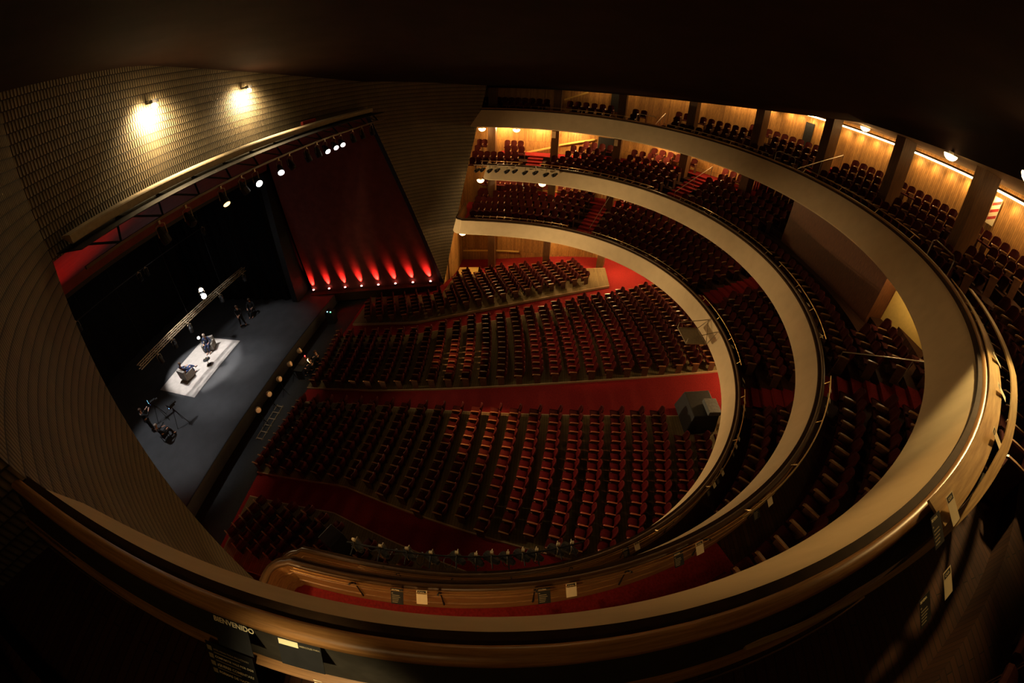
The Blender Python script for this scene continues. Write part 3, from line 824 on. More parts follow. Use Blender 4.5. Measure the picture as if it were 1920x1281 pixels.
def person(loc, rz, J, label, top, bottom, hair, group=None, shoes=None, bald=False):
    """J: joints in body space (facing +y): hip, chest, neck, head, shl, shr, ell, elr, hal, har, knl, knr, anl, anr"""
    root = empty('person', loc, label, 'person', group, rz)
    j = {k: Vector(v) for k, v in J.items()}
    V = []; E_ = []; Rd = []
    def v(p, r): V.append(Vector(p)); Rd.append(r); return len(V)-1
    def e(a, b): E_.append((a, b)); return b
    hip = v(j['hip'], (0.125, 0.10)); wst = v(j['hip'].lerp(j['chest'], 0.5), (0.13, 0.095)); ch = v(j['chest'], (0.15, 0.105)); nk = v(j['neck'], 0.055)
    e(hip, wst); e(wst, ch); e(ch, nk)
    up = (j['head']-j['neck']).normalized(); f = J.get('face', (0, 1, 0)); f = Vector(f); f = (f - up*f.dot(up)).normalized()
    h0 = v(j['head']-up*0.055+f*0.012, 0.070); h1 = v(j['head']+up*0.03, 0.092); h2 = v(j['head']+up*0.085-f*0.01, 0.070)
    e(nk, h0); e(h0, h1); e(h1, h2)
    ns = v(j['head']-up*0.01+f*0.108, 0.014); e(h1, ns)
    for s in ('l', 'r'):
        sh = v(j['sh'+s], 0.062); e(ch, sh)
        el = v(j['el'+s], 0.045); e(sh, el)
        ha = v(j['ha'+s], 0.030); e(el, ha)
        d = (j['ha'+s]-j['el'+s]).normalized(); side = d.cross(Vector((0, 0, 1)))
        side = side.normalized() if side.length > 1e-3 else Vector((1, 0, 0)); dn = side.cross(d)
        pm = v(j['ha'+s]+d*0.06, (0.036, 0.020)); e(ha, pm)
        for q, (off, ln) in enumerate(((-0.030, 0.070), (-0.010, 0.082), (0.011, 0.078), (0.031, 0.062))):
            a = v(j['ha'+s]+d*0.105+side*off, 0.0095); e(pm, a)
            b = v(j['ha'+s]+d*(0.105+ln*0.6)+side*off*1.15-dn*0.012, 0.009); e(a, b)
            c = v(j['ha'+s]+d*(0.105+ln)+side*off*1.15-dn*0.035, 0.008); e(b, c)
        a = v(j['ha'+s]+d*0.045+side*0.048, 0.011); e(pm, a); b = v(j['ha'+s]+d*0.085+side*0.066-dn*0.01, 0.009); e(a, b)
        hp = v(j['hip']+Vector((-0.09 if s == 'l' else 0.09, 0.0, -0.03)), 0.095); e(hip, hp)
        kn = v(j['kn'+s], 0.062); e(hp, kn); cf = v(j['kn'+s].lerp(j['an'+s], 0.35), 0.056); e(kn, cf); an = v(j['an'+s], 0.038); e(cf, an)
        fd = Vector(J.get('toe', (0, 1, 0))).normalized()
        to = v(j['an'+s]+fd*0.15+Vector((0, 0, -0.045)), (0.038, 0.026)); e(an, to)
    person_mesh('body', V, E_, Rd, M['skin'], root)
    # jacket
    V = []; E_ = []; Rd = []
    w0 = v(j['hip']+Vector((0, 0, 0.02)), (0.15, 0.125)); w1 = v(j['hip'].lerp(j['chest'], 0.5), (0.15, 0.115)); w2 = v(j['chest'], (0.17, 0.122)); w3 = v(j['chest'].lerp(j['neck'], 0.75), 0.072)
    e(w0, w1); e(w1, w2); e(w2, w3)
    for s in ('l', 'r'):
        a = v(j['sh'+s], 0.078); e(w2, a); b = v(j['el'+s], 0.060); e(a, b); c = v(j['el'+s].lerp(j['ha'+s], 0.86), 0.044); e(b, c)
    person_mesh('jacket', V, E_, Rd, top, root)
    V = []; E_ = []; Rd = []
    w0 = v(j['hip']+Vector((0, 0, 0.0)), (0.148, 0.125))
    for s in ('l', 'r'):
        a = v(j['hip']+Vector((-0.095 if s == 'l' else 0.095, 0.01, -0.035)), 0.112); e(w0, a)
        b = v(j['kn'+s], 0.080); e(a, b); c = v(j['kn'+s].lerp(j['an'+s], 0.9), 0.062); e(b, c)
    person_mesh('trousers', V, E_, Rd, bottom, root)
    for s in ('l', 'r'):
        fd = Vector(J.get('toe', (0, 1, 0))).normalized()
        person_mesh('shoe', [j['an'+s]+Vector((0, 0, -0.03))-fd*0.05, j['an'+s]+fd*0.07+Vector((0, 0, -0.045)), j['an'+s]+fd*0.17+Vector((0, 0, -0.055))], [(0, 1), (1, 2)], [0.050, 0.046, 0.036], shoes or M['blackcloth'], root)
    b = MB(); prof = []
    m4 = frame(j['head']+up*0.035-f*0.016, up.cross(f) if False else f.cross(up), f, up)
    b.lathe([(0.108, -0.03), (0.108, 0.02), (0.092, 0.065), (0.06, 0.095), (0.02, 0.108)], n=14, M4=m4 @ Matrix.Rotation(R(-24), 4, 'X'))
    b.build('hair', hair, root, True)
    b = MB()
    sd = f.cross(up)
    for s in (-1, 1): MB().lathe([(0.004, -0.008), (0.010, 0.0), (0.004, 0.008)], c=j['head']+up*0.012+f*0.094+sd*0.034*s, n=8).build('eye', M['black'], root)
    return root

def seated(lean=0.0, knees=0.0, armspread=0.30, legs='apart'):
    J = dict(hip=(0, 0, 0.50), chest=(0, -0.10-lean, 0.90), neck=(0, -0.10-lean, 1.09), head=(0, -0.05-lean*0.9, 1.24),
             shl=(-0.20, -0.10-lean, 1.00), shr=(0.20, -0.10-lean, 1.00), ell=(-0.33, 0.03, 0.74), elr=(0.33, 0.03, 0.74), hal=(-0.22, 0.27, 0.72), har=(0.20, 0.28, 0.70),
             knl=(-0.14, 0.46, 0.53), knr=(0.14, 0.46, 0.53), anl=(-0.12, 0.50, 0.075), anr=(0.13, 0.52, 0.075))
    if legs == 'crossed':
        J.update(knl=(-0.06, 0.48, 0.62), anl=(0.16, 0.72, 0.36), knr=(0.12, 0.47, 0.53))
    return J

def armchair(loc, rz, label):
    t = empty('armchair', loc, label, 'armchair', 'armchairs on the stage rug', rz)
    b = MB(); b.box((0, 0.02, 0.27), (0.58, 0.62, 0.30)); b.build('seat', M['chair_grey'], t, bevel=0.03)
    b = MB(); b.box((0, -0.36, 0.50), (0.86, 0.18, 0.72)); b.build('backrest', M['chair_grey'], t, bevel=0.04)
    for s in (-1, 1):
        b = MB(); b.box((s*0.36, 0.03, 0.36), (0.14, 0.66, 0.50)); b.build('armrest', M['chair_grey'], t, bevel=0.03)
    for x in (-0.36, 0.36):
        for y in (-0.36, 0.30):
            b = MB(); b.box((x, y, 0.055), (0.05, 0.05, 0.11)); b.build('leg', M['black'], t)
    return t
RZ = SZ+0.016
ra, rb_ = R(118), R(-118)
armchair((2.30, 17.45, RZ), ra, 'grey armchair on the rug at the far side, turned to the other armchair')
armchair((-0.55, 17.15, RZ), rb_+R(22), 'grey armchair on the rug at the near side, seen from behind')
person((2.30+math.sin(-ra)*-0.0, 17.45, RZ), ra, seated(-0.10, legs='apart'), 'person in a navy suit leaning forward in the far armchair', M['navy'], M['navy'], M['hair_grey'], 'people seated on the stage')
person((-0.55, 17.15, RZ), rb_+R(22), seated(0.10, legs='crossed'), 'person in a blue suit leaning back in the near armchair with legs crossed', M['navy'], M['bluepants'], M['hair_brown'], 'people seated on the stage')
def side_table(loc, label):
    t = empty('side_table', loc, label, 'table')
    b = MB(); b.lathe([(0.26, 0.43), (0.27, 0.44), (0.26, 0.46)], n=20); b.build('table_top', M['black'], t)
    b = MB(); b.tube([(0, 0, 0.02), (0, 0, 0.43)], 0.025, 8); b.build('stem', M['metal'], t)
    b = MB(); b.lathe([(0.17, 0.0), (0.17, 0.015), (0.03, 0.03)], n=16); b.build('base', M['black'], t)
side_table((0.85, 16.35, RZ), 'small round black side table on the rug between the two armchairs')
for i, (x, y) in enumerate([(0.80, 16.42), (0.93, 16.28)]):
    b = MB(); b.lathe([(0.03, 0.0), (0.036, 0.10), (0.033, 0.10)], n=10); o = b.build('drinking_glass', M['paper'], loc=(x, y, RZ+0.46))
    tag(o, ['pale drinking glass on the side table nearer the armchairs', 'pale drinking glass on the side table nearer the audience'][i], 'glass', 'glasses on the side table')
t = empty('floor_lamp', (2.55, 18.55, RZ), 'small white globe lamp on a thin stand behind the far armchair', 'lamp')
b = MB(); b.lathe([(0.14, 0.0), (0.14, 0.02), (0.02, 0.03)], n=14); b.build('base', M['black'], t)
b = MB(); b.tube([(0, 0, 0.02), (0, 0, 0.62)], 0.012, 6); b.build('pole', M['metal'], t)
b = MB(); b.lathe([(0.02, 0.60), (0.09, 0.64), (0.12, 0.72), (0.09, 0.80), (0.02, 0.84)], n=14); b.build('globe', emis('globe_glass', (1, 0.93, 0.85), 2.5), t, True)
# standing person near the far wing
J = dict(hip=(0, 0, 0.92), chest=(0, -0.02, 1.30), neck=(0, 0.0, 1.50), head=(0, 0.04, 1.66), shl=(-0.20, -0.02, 1.42), shr=(0.20, -0.02, 1.42), ell=(-0.27, 0.02, 1.13), elr=(0.27, 0.02, 1.13), hal=(-0.08, 0.22, 1.02), har=(0.08, 0.24, 1.00),
         knl=(-0.15, 0.04, 0.50), knr=(0.15, 0.04, 0.50), anl=(-0.22, 0.0, 0.075), anr=(0.22, 0.0, 0.075))
person((5.25, 16.4, SZ), R(110), J, 'person in black standing on the dark stage with hands clasped', M['blackcloth'], M['blackcloth'], M['hair_brown'])
person((6.7, 16.5, SZ+0.0), R(110), seated(0.05), 'person in black sitting in the dark far wing behind the standing person', M['blackcloth'], M['blackcloth'], M['hair_brown'])
b = MB(); b.box((0, 0, 0.40), (0.44, 0.44, 0.05)); 
for x in (-0.19, 0.19):
    for y in (-0.19, 0.19): b.box((x, y, 0.19), (0.035, 0.035, 0.38))
o = b.build('stool', M['black'], loc=(6.68, 16.55, SZ)); tag(o, 'black stool under the person sitting in the far wing', 'stool')
# camera crew in the near wing
J2 = dict(J); J2.update(ell=(-0.30, 0.14, 1.18), elr=(0.30, 0.14, 1.18), hal=(-0.16, 0.42, 1.34), har=(0.18, 0.42, 1.34), anl=(-0.16, 0, 0.075), anr=(0.16, 0, 0.075), knl=(-0.13, .03, .5), knr=(0.13, .03, .5))
person((-5.05, 16.55, SZ), R(-95), J2, 'camera operator in black standing at the near side of the stage', M['blackcloth'], M['blackcloth'], M['hair_brown'])
def tripod_camera(loc, rz, label, screen, group):
    t = empty('video_camera', loc, label, 'camera', group, rz)
    b = MB()
    for k in range(3):
        a = 2*PI*k/3+0.5; b.tube([(0, 0, 1.28), (0.48*math.cos(a), 0.48*math.sin(a), 0.0)], 0.018, 6)
    b.tube([(0, 0, 1.0), (0, 0, 1.36)], 0.03, 8); b.build('tripod', M['black'], t)
    b = MB(); b.box((0, 0.02, 1.48), (0.16, 0.42, 0.20)); b.lathe([(0.06, 0.0), (0.07, 0.16), (0.065, 0.16)], n=12, M4=Matrix.Translation((0, 0.22, 1.48)) @ Matrix.Rotation(R(-90), 4, 'X')); b.tube([(-0.1, -0.1, 1.40), (-0.16, -0.50, 1.22)], 0.012, 6); b.build('camera_body', M['black'], t, bevel=0.008)
    b = MB(); b.box((0, -0.20, 1.64), (0.26, 0.03, 0.17)); b.build('monitor', M['black'], t)
    b = MB(); b.box((0, -0.218, 1.64), (0.22, 0.004, 0.13)); b.build('screen', screen, t)
    b = MB(); b.box((0.02, -0.19, 1.45), (0.05, 0.004, 0.05)); b.build('indicator', M['blue'], t)
tripod_camera((-4.12, 16.35, SZ), R(-115), 'black video camera on a tripod with a cyan screen, before the standing operator', M['cyan'], 'video cameras in the near wing')
tripod_camera((-4.05, 14.6, SZ), R(-100), 'black video camera on a tripod nearest the stage front edge', M['black'], 'video cameras in the near wing')
person((-5.35, 14.9, SZ), R(-100), seated(0.02), 'camera operator in black sitting at the near edge of the stage front', M['blackcloth'], M['blackcloth'], M['hair_grey'])
b = MB(); b.box((0, 0, 0.40), (0.44, 0.44, 0.05))
for x in (-0.19, 0.19):
    for y in (-0.19, 0.19): b.box((x, y, 0.19), (0.035, 0.035, 0.38))
o = b.build('stool', M['black'], loc=(-5.35, 14.88, SZ)); tag(o, 'black stool under the sitting camera operator', 'stool')

# lighting truss hanging over the stage
TX0, TX1, TY, TZ = -3.3, 7.9, 17.0, 5.30
t = empty('lighting_truss', (0, TY, TZ), 'long metal ladder truss hanging above the stage rug', 'truss')
b = MB()
for dy, dz in ((-0.14, 0.14), (0.14, 0.14), (-0.14, -0.14), (0.14, -0.14)): b.tube([(TX0, dy, dz), (TX1, dy, dz)], 0.026, 6)
b.build('chord', M['truss'], t)
b = MB(); n = 34
for i in range(n):
    x0, x1 = TX0+(TX1-TX0)*i/n, TX0+(TX1-TX0)*(i+1)/n
    for dy in (-0.14, 0.14): b.tube([(x0, dy, -0.14 if i % 2 else 0.14), (x1, dy, 0.14 if i % 2 else -0.14)], 0.014, 5)
    for dz in (-0.14, 0.14): b.tube([(x0, -0.14 if i % 2 else 0.14, dz), (x1, 0.14 if i % 2 else -0.14, dz)], 0.014, 5)
b.build('lacing', M['truss'], t)
for x in (-2.2, 1.6, 5.2, 7.6):
    b = MB(); b.tube([(x, 0, 0.14), (x, 0, 8.0)], 0.010, 5); b.build('hanging_cable', M['black'], t)
for i, (x, dx, lit, tg) in enumerate([(-2.0, -0.1, 0, (-2, 16, 2)), (-0.6, 0, 3, (-1.2, 16.2, 2)), (1.0, 0, 3, (0.2, 15.8, 2)), (4.4, 0, 3, (3, 15, 2)), (7.2, 0, 0, (6, 15, 2))]):
    t, d = spotlight((x, TY-0.45, TZ-0.45), tg, 0, f'black stage spotlight hanging under the stage truss, {ORD[i]} from its near end', 'spotlights on the stage truss', 1.1, M['black'])
    b = MB(); b.tube([(0, -0.02, 0.36), (0, 0.30, 0.62)], 0.02, 6); b.build('clamp_arm', M['truss'], t)
t, d = spotlight((3.18, 16.75, 5.95), (-6, 2, 8), 1, 'pair of dazzling white lamps on top of the stage truss', None, 1.5, M['hotlens'])
b = MB(); b.lathe([(0.02, 0.30), (0.10, 0.33), (0.14, 0.42), (0.10, 0.51), (0.02, 0.54)], n=12); b.build('second_lens', M['hotlens'], t, True)
b = MB(); b.tube([(0, 0.1, -0.02), (0, 0.2, -0.52)], 0.03, 6); b.build('bracket', M['truss'], t)
add_light('SPOT', (3.05, 16.45, 5.95), 60, (0.9, 0.95, 1.0), 0.15, (-6, 6, 4), 150, 1.0, 'truss_lamp_beam')
add_light('POINT', (3.18, 17.25, 6.1), 16, (0.9, 0.95, 1.0), 0.12, name='truss_lamp_spill')
# spotlights on an upper pipe light the rug
t = empty('lighting_pipe', (0, 18.3, 9.4), 'dark upper lighting pipe hanging high above the rug', 'pipe')
b = MB(); b.tube([(-6, 0, 0), (7, 0, 0)], 0.03, 8); b.build('pipe', M['black'], t)
for x in (-4, 5):
    b = MB(); b.tube([(x, 0, 0), (x, 0, 5)], 0.008, 5); b.build('hanging_cable', M['black'], t)
spotlight((0.9, 18.3, 9.0), (0.8, 17.0, 2), 0, 'black spotlight on the upper pipe aimed at the rug', 'spotlights on the upper pipe', 1.0)
add_light('SPOT', (0.9, 18.3, 8.6), 2300, (1.0, 0.95, 0.91), 0.10, (0.75, 17.05, 2), 50, 0.35, 'rug_beam')
spotlight((0.3, 18.3, 9.0), (0.7, 13.8, 2), 0, 'black spotlight on the upper pipe aimed at the stage front', 'spotlights on the upper pipe', 1.0)
add_light('SPOT', (0.3, 18.3, 8.6), 800, (1.0, 0.93, 0.86), 0.10, (0.9, 13.9, 2), 24, 0.9, 'stage_beam')
for wx, we in ((-5.2, 700), (0.2, 640), (5.2, 380)): add_light('SPOT', (wx, 16.8, 9.2), we, (0.98, 0.97, 0.97), 0.25, (wx*0.95, 14.6, 2), 62, 0.6, 'stage_wash')
for wx in (-5.2, 5.2): spotlight((wx, 16.8, 9.55), (wx*0.95, 14.6, 2), 0, f'black spotlight high above the stage, {"near" if wx < 0 else "far"} side', 'spotlights on the upper pipe', 1.0)

mb = MB(); mb.add([(-10.6, 8.15, floor_z(8.15)+0.02), (10.6, 8.15, floor_z(8.15)+0.02), (10.6, 10.7, floor_z(10.7)+0.02), (-10.6, 10.7, floor_z(10.7)+0.02)], [(0,1,2,3)]); struct('floor_pit', mb, M['black'], blocks=False)
# foot of the stage: monitors, crew, rack, track
FT = [(10.4, -2.5, 8.0), (8.4, -9.6, 7.4), (0.6, -13.0, 7.2), (-7.6, -10.5, 6.8), (-10.6, -4.0, 7.2)]
for i, (x, tg) in enumerate(zip([2.5, 1.25, -0.05, -1.25, -2.45], FT)):
    z0 = floor_z(9.42); loc = Vector((x, 9.42, z0)); hd = Vector((0, 0, 1.32)); d = (Vector(tg)-loc-hd).normalized()
    t = empty('floodlight', loc, f'small floodlight on a stand before the stage, {ORD[i]} from the far side', 'floodlight', 'floodlights before the stage')
    b = MB()
    for k in range(3): b.tube([(0, 0, 0.55), (0.26*math.cos(2.1*k+.5), 0.26*math.sin(2.1*k+.5), 0.0)], 0.014, 6)
    b.tube([(0, 0, 0.4), (0, 0, 1.20)], 0.018, 6); b.build('stand', M['black'], t)
    m4 = Matrix.Translation(hd) @ d.to_track_quat('-Z', 'Y').to_matrix().to_4x4()
    b = MB(); b.lathe([(0.17, -0.10), (0.17, 0.02), (0.13, 0.12), (0.05, 0.16)], n=14, M4=m4); b.build('housing', M['kerb'], t)
    b = MB(); b.lathe([(0.15, -0.105), (0.10, -0.12), (0.03, -0.125)], n=14, M4=m4); b.build('lens', M['dimlens'], t, True)
    add_light('SPOT', loc+hd+d*0.16, (7000, 8200, 5600, 3600, 1700)[i], (1.0, 0.70, 0.36), 0.12, tg, 40 if i in (0, 4) else 35, 1.0, 'floodlight_beam')
t = empty('camera_track', (-2.2, 9.35, floor_z(9.35)+0.02), 'low metal camera track lying in front of the stage', 'track')
b = MB()
for s in (-0.2, 0.2): b.tube([(-1.3, s, 0.05), (1.3, s, 0.05)], 0.02, 6)
b.build('rails', M['truss'], t)
for k in range(6): MB().box((-1.2+0.48*k, 0, 0.02), (0.06, 0.5, 0.03)).build('sleeper', M['truss'], t)
t = empty('equipment_rack', (7.35, 9.75, floor_z(9.75)), 'dark equipment rack with green and blue lights by the far corner of the stage', 'rack')
b = MB(); b.box((0, 0, 0.5), (0.55, 0.6, 1.0)); b.build('case', M['black'], t, bevel=0.01)
b = MB(); b.lathe([(0.05, 0), (0.05, 0.02), (0.02, 0.03)], c=(-0.12, -0.12, 1.0), n=10); b.build('green_light', M['green'], t)
b = MB(); b.lathe([(0.04, 0), (0.04, 0.02), (0.02, 0.03)], c=(-0.12, 0.14, 1.0), n=10); b.build('blue_light', M['cyan'], t)
t = empty('control_desk', (2.0, 9.05, floor_z(9.05)+0.02), 'small control desk with a red light in front of the stage', 'desk')
b = MB(); b.box((0, 0, 0.72), (1.5, 0.6, 0.05)); b.build('desk_top', M['black'], t)
for x in (-0.68, 0.68):
    b = MB(); b.box((x, 0, 0.35), (0.05, 0.5, 0.70)); b.build('leg', M['black'], t)
b = MB(); b.box((0.1, 0.0, 0.80), (0.7, 0.4, 0.10)); b.build('console', M['metal'], t)
b = MB(); b.lathe([(0.035, 0), (0.035, 0.03), (0.01, 0.04)], c=(0.5, 0.1, 0.86), n=10); b.build('red_light', M['redled'], t)
for i, (x, y) in enumerate([(1.7, 8.27), (2.45, 8.25)]):
    person((x, y, floor_z(y)), R(0), seated(-0.02), ['technician in dark clothes sitting at the control desk, on the near side', 'technician in dark clothes sitting at the control desk, on the far side'][i], M['blackcloth'], M['blackcloth'], M['hair_brown'], 'technicians at the control desk')
    b = MB(); b.box((0, 0, 0.40), (0.42, 0.42, 0.05))
    for xx in (-0.18, 0.18):
        for yy in (-0.18, 0.18): b.box((xx, yy, 0.19), (0.03, 0.03, 0.38))
    o = b.build('stool', M['black'], loc=(x, y, floor_z(y))); tag(o, ['stool under the technician on the near side of the control desk', 'stool under the technician on the far side of the control desk'][i], 'stool')
t = empty('loudspeaker', (-8.6, 1.7, floor_z(1.7)+0.16), 'tall black loudspeaker standing among the near side stalls seats', 'speaker', rz=R(-25))
b = MB(); b.box((0, 0, 0.95), (0.7, 0.65, 1.9)); b.build('cabinet', M['black'], t, bevel=0.02)
b = MB(); b.tube([(-0.2, 0.34, 1.5), (-0.2, 0.40, 1.55), (0.2, 0.40, 1.55), (0.2, 0.34, 1.5)], 0.02, 6); b.build('handle', M['metal'], t)

# covered sound desk in the stalls
t = empty('mixing_desk', (-1.55, -12.4, floor_z(-12.4)+LIFT), 'sound desk under a black cloth among the stalls seats by the aisle', 'mixing desk', rz=R(3))
b = MB(); b.add([(-0.95, -0.75, 0), (0.85, -0.75, 0), (0.85, 0.75, 0), (-0.95, 0.75, 0), (-0.80, -0.62, 1.10), (0.72, -0.62, 1.10), (0.72, 0.60, 0.98), (-0.80, 0.60, 0.98)],
                [(4,5,6,7), (0,1,5,4), (1,2,6,5), (2,3,7,6), (3,0,4,7)]); b.build('cloth_cover', M['black'], t, bevel=0.04)
b = MB(); b.box((-0.45, -0.30, 1.22), (0.85, 0.62, 0.22)); b.build('console_lid', plain('grey_lid', (0.085, 0.09, 0.092), 0.6), t, bevel=0.02)
b = MB(); b.tube([(-0.75, -0.8, 0.9), (-0.9, -0.9, 0.5), (-0.85, -0.85, 0.1)], 0.015, 6); b.build('cable', M['metal'], t)

# projection booth at the back of the middle balcony, with a lit vestibule beside it
mb = MB()
def uvbox(mb, x0, x1, y0, y1, z0, z1):
    for a, b_ in (((x0, y1), (x1, y1)), ((x1, y1), (x1, y0)), ((x0, y0), (x0, y1))):
        L = math.hypot(b_[0]-a[0], b_[1]-a[1])
        mb.add([(a[0], a[1], z0), (b_[0], b_[1], z0), (b_[0], b_[1], z1), (a[0], a[1], z1)], [(0,1,2,3)], [(0, z0), (L, z0), (L, z1), (0, z1)])
uvbox(mb, -3.3, 3.6, -21.3, -16.55, 10.5, 13.72)
struct('wall_booth', mb, M['booth_slats'])
mb = MB(); mb.add([(-3.32, -17.3, 11.2), (-6.3, -17.6, 11.2), (-6.3, -17.6, 13.72), (-3.32, -17.3, 13.72)], [(0,1,2,3)])
struct('wall_vestibule', mb, M['warm_yellow'])
add_light('POINT', (-4.4, -16.5, 13.4), 40, (1.0, 0.72, 0.34), 0.12, name='vestibule_light')
# yellow-lit doorway at the far end of the stalls
mb = MB(); mb.add([(12.0, 2.35, 2.1), (15.6, 1.72, 2.1), (15.6, 1.72, 4.2), (12.0, 2.35, 4.2)], [(0,1,2,3)])
struct('door_1', mb, M['warm_yellow'])
mb = MB()
for (x0, x1) in ((12.6, 13.1), (13.6, 14.0)): mb.box(((x0+x1)/2, 2.05, 3.1), (0.08, 0.06, 2.0))
struct('door_1_frame', mb, M['inner_wood'])
mb = MB(); mb.add([(11.9, 1.6, floor_z(1)+0.03), (14.6, 1.6, floor_z(1)+0.03), (14.6, -0.1, floor_z(0)+0.05), (13.0, -0.1, floor_z(0)+0.05)], [(0,1,2,3)])
struct('floor_doorway', mb, M['warm_yellow'], blocks=False)
RC = [[0.0852562273246518, -0.9959529251190047, 0.02844550314663889], [0.6173014855138914, 0.07520951609334026, 0.7831234926059544], [0.7820935057170019, 0.04920670316027827, -0.621215299778898]]

# ------------------------------------------------------------------ rails, signs, lamps on the balconies
NMB = {1: 'lower', 2: 'middle', 3: 'upper'}
def handrail(lv, a0, a1, d, dz, label, group, r=0.018, posts=4, n=24):
    rb, rt, yc, zb, zt, *_ = LV[lv]
    mid = on_rail(lv, (a0+a1)/2, d, zt)
    t = empty('handrail', mid, label, 'handrail', group)
    b = MB(); b.tube([on_rail(lv, a0+(a1-a0)*i/n, d, zt+dz)-mid for i in range(n+1)], r, 6); b.build('rail', M['brass'], t)
    for k in range(posts):
        a = a0+(a1-a0)*(k+0.15)/(posts-0.7)
        b = MB(); b.tube([on_rail(lv, a, d, zt+dz)-mid, on_rail(lv, a, d-0.12, zt+0.10)-mid], r*0.8, 6); b.build('post', M['brass'], t)
for lv, spans in ((1, [(-18, -44), (-50, -76), (-81, -99), (-104, -130)]), (2, [(-20, -31), (-35, -60), (-65, -88), (-90, -107), (-113, -131)]), (3, [(-22, -49), (-55, -75), (-81, -104)])):
    for i, (a0, a1) in enumerate(spans):
        handrail(lv, a0, a1, 0.24, 0.26 if lv < 3 else 0.30, f'thin brass safety rail above the {NMB[lv]} balcony front, {ORD[i]} from the far end', f'safety rails of the {NMB[lv]} balcony')
# low wires on the near rails (three lines along the inner wood face)
for lv, a0, a1 in ((1, -126, -158), (2, -128, -156)):
    t = empty('guard_wire', on_rail(lv, a0, 0.2, LV[lv][4]), f'pair of thin guard wires along the near rail of the {NMB[lv]} balcony', 'wire')
    base = on_rail(lv, a0, 0.2, LV[lv][4])
    for dz, d in ((0.19, 0.20), (0.26, 0.26)):
        b = MB(); b.tube([on_rail(lv, a0+(a1-a0)*i/30, d, LV[lv][4]+dz)-base for i in range(31)], 0.006, 5); b.build('wire', M['brass'], t)
    for k in range(6):
        a = a0+(a1-a0)*(k+0.2)/6
        b = MB(); b.tube([on_rail(lv, a, 0.27, LV[lv][4]+0.27)-base, on_rail(lv, a, 0.18, LV[lv][4]+0.10)-base, on_rail(lv, a, 0.24, LV[lv][4]-0.40)-base], 0.016, 6); b.build('post', M['black'], t)

# wide wooden handrail that leaves the parapet at the back of the upper balcony
def plank_d(a):        # (distance in, height) of the board at plan angle a
    K = [(-113, 0.42, 15.02), (-125, 0.52, 15.02), (-131, 0.50, 14.93), (-135, 0.44, 14.80), (-139, 0.36, 14.62), (-143, 0.29, 14.44)]
    for (a0, d0, z0), (a1, d1, z1) in zip(K, K[1:]):
        if a1 <= a <= a0: f = (a-a0)/(a1-a0); return d0+(d1-d0)*f, z0+(z1-z0)*f
    return (K[0][1], K[0][2]) if a > K[0][0] else (K[-1][1], K[-1][2])
mid = on_rail(3, -126, 0.3, 14.95)
t = empty('wide_handrail', mid, 'wide pale wooden handrail curving beside the upper balcony parapet', 'handrail')
b = MB(); vs = []; n = 46
for i in range(n+1):
    a = -113.5-29.5*i/n; d, z = plank_d(a); w = 0.055 if a > -133 else 0.055-0.035*min(1, (-133-a)/6)
    for dd, dz in ((-w, 0), (w, 0.0), (w, 0.03), (-w, 0.03)): vs.append(on_rail(3, a, d+dd, z+dz)-mid)
b.add(vs, [(4*i+j, 4*(i+1)+j, 4*(i+1)+(j+1) % 4, 4*i+(j+1) % 4) for i in range(n) for j in range(4)] + [(0, 1, 2, 3), (4*n+3, 4*n+2, 4*n+1, 4*n)],
      [(i*0.14, j*0.1) for i in range(n+1) for j in range(4)])
b.build('board', M['plank'], t)
for a in (-118, -124.5, -130.5):
    d, z = plank_d(a); b = MB(); b.bar(on_rail(3, a, d, z-0.01)-mid, on_rail(3, a, d, 13.97)-mid, 0.04, 0.04, up=(1, 0, 0)); b.build('post', M['black'], t)
b = MB(); vs = []; n = 24
for i in range(n+1):
    a = -133.5-9.5*i/n; d, z = plank_d(a)
    vs += [on_rail(3, a, 0.15, 14.84)-mid, on_rail(3, a, d-0.05, z+0.01)-mid]
b.add(vs, [(2*i, 2*i+1, 2*i+3, 2*i+2) for i in range(n)]); b.build('infill_panel', M['black_panel'], t)
# wide board lying on the parapet beside it
t = empty('rail_shelf', mid, 'yellowish wooden shelf board on the upper parapet beside the wide handrail', 'shelf')
b = MB(); vs = []; n = 40
for i in range(n+1):
    a = -112.0-25.5*i/n; f = i/n; w = 0.05+0.17*min(1, f*2.2)
    for dd, zz in ((0.10, 14.925), (0.12+w, 14.90), (0.12+w, 14.925), (0.10, 14.95)): vs.append(on_rail(3, a, dd, zz)-mid)
b.add(vs, [(4*i+j, 4*(i+1)+j, 4*(i+1)+(j+1) % 4, 4*i+(j+1) % 4) for i in range(n) for j in range(4)] + [(0, 1, 2, 3), (4*n+3, 4*n+2, 4*n+1, 4*n)],
      [(i*0.14, j*0.1) for i in range(n+1) for j in range(4)])
b.build('board', M['plank'], t)

# text on cards
def text_mesh(body, size):
    cu = bpy.data.curves.new('lettering', 'FONT'); cu.body = body; cu.size = size; cu.align_x = 'LEFT'; cu.align_y = 'TOP'; cu.extrude = 0.0004; cu.offset = size*0.018; cu.resolution_u = 3
    o = bpy.data.objects.new('lettering', cu); COL.objects.link(o)
    dg = bpy.context.evaluated_depsgraph_get(); me = bpy.data.meshes.new_from_object(o.evaluated_get(dg), depsgraph=dg)
    bpy.data.objects.remove(o); bpy.data.curves.remove(cu); return me
def card_frame(lv, ang, d, z, tilt):
    """card lying against the inside of a rail: x runs along the rail (reader's right), y up the card"""
    rb, rt, yc, *_ = LV[lv]; n = normal_out(rt, yc, R(ang)); n = Vector((n.x, n.y, 0)); p = on_rail(lv, ang, d, z)
    up = (-n*math.sin(R(tilt)) + Vector((0, 0, 1))*math.cos(R(tilt))).normalized()
    x = up.cross(n*math.cos(R(tilt)) + Vector((0, 0, 1))*math.sin(R(tilt))).normalized()
    return frame(p, x, up, x.cross(up))
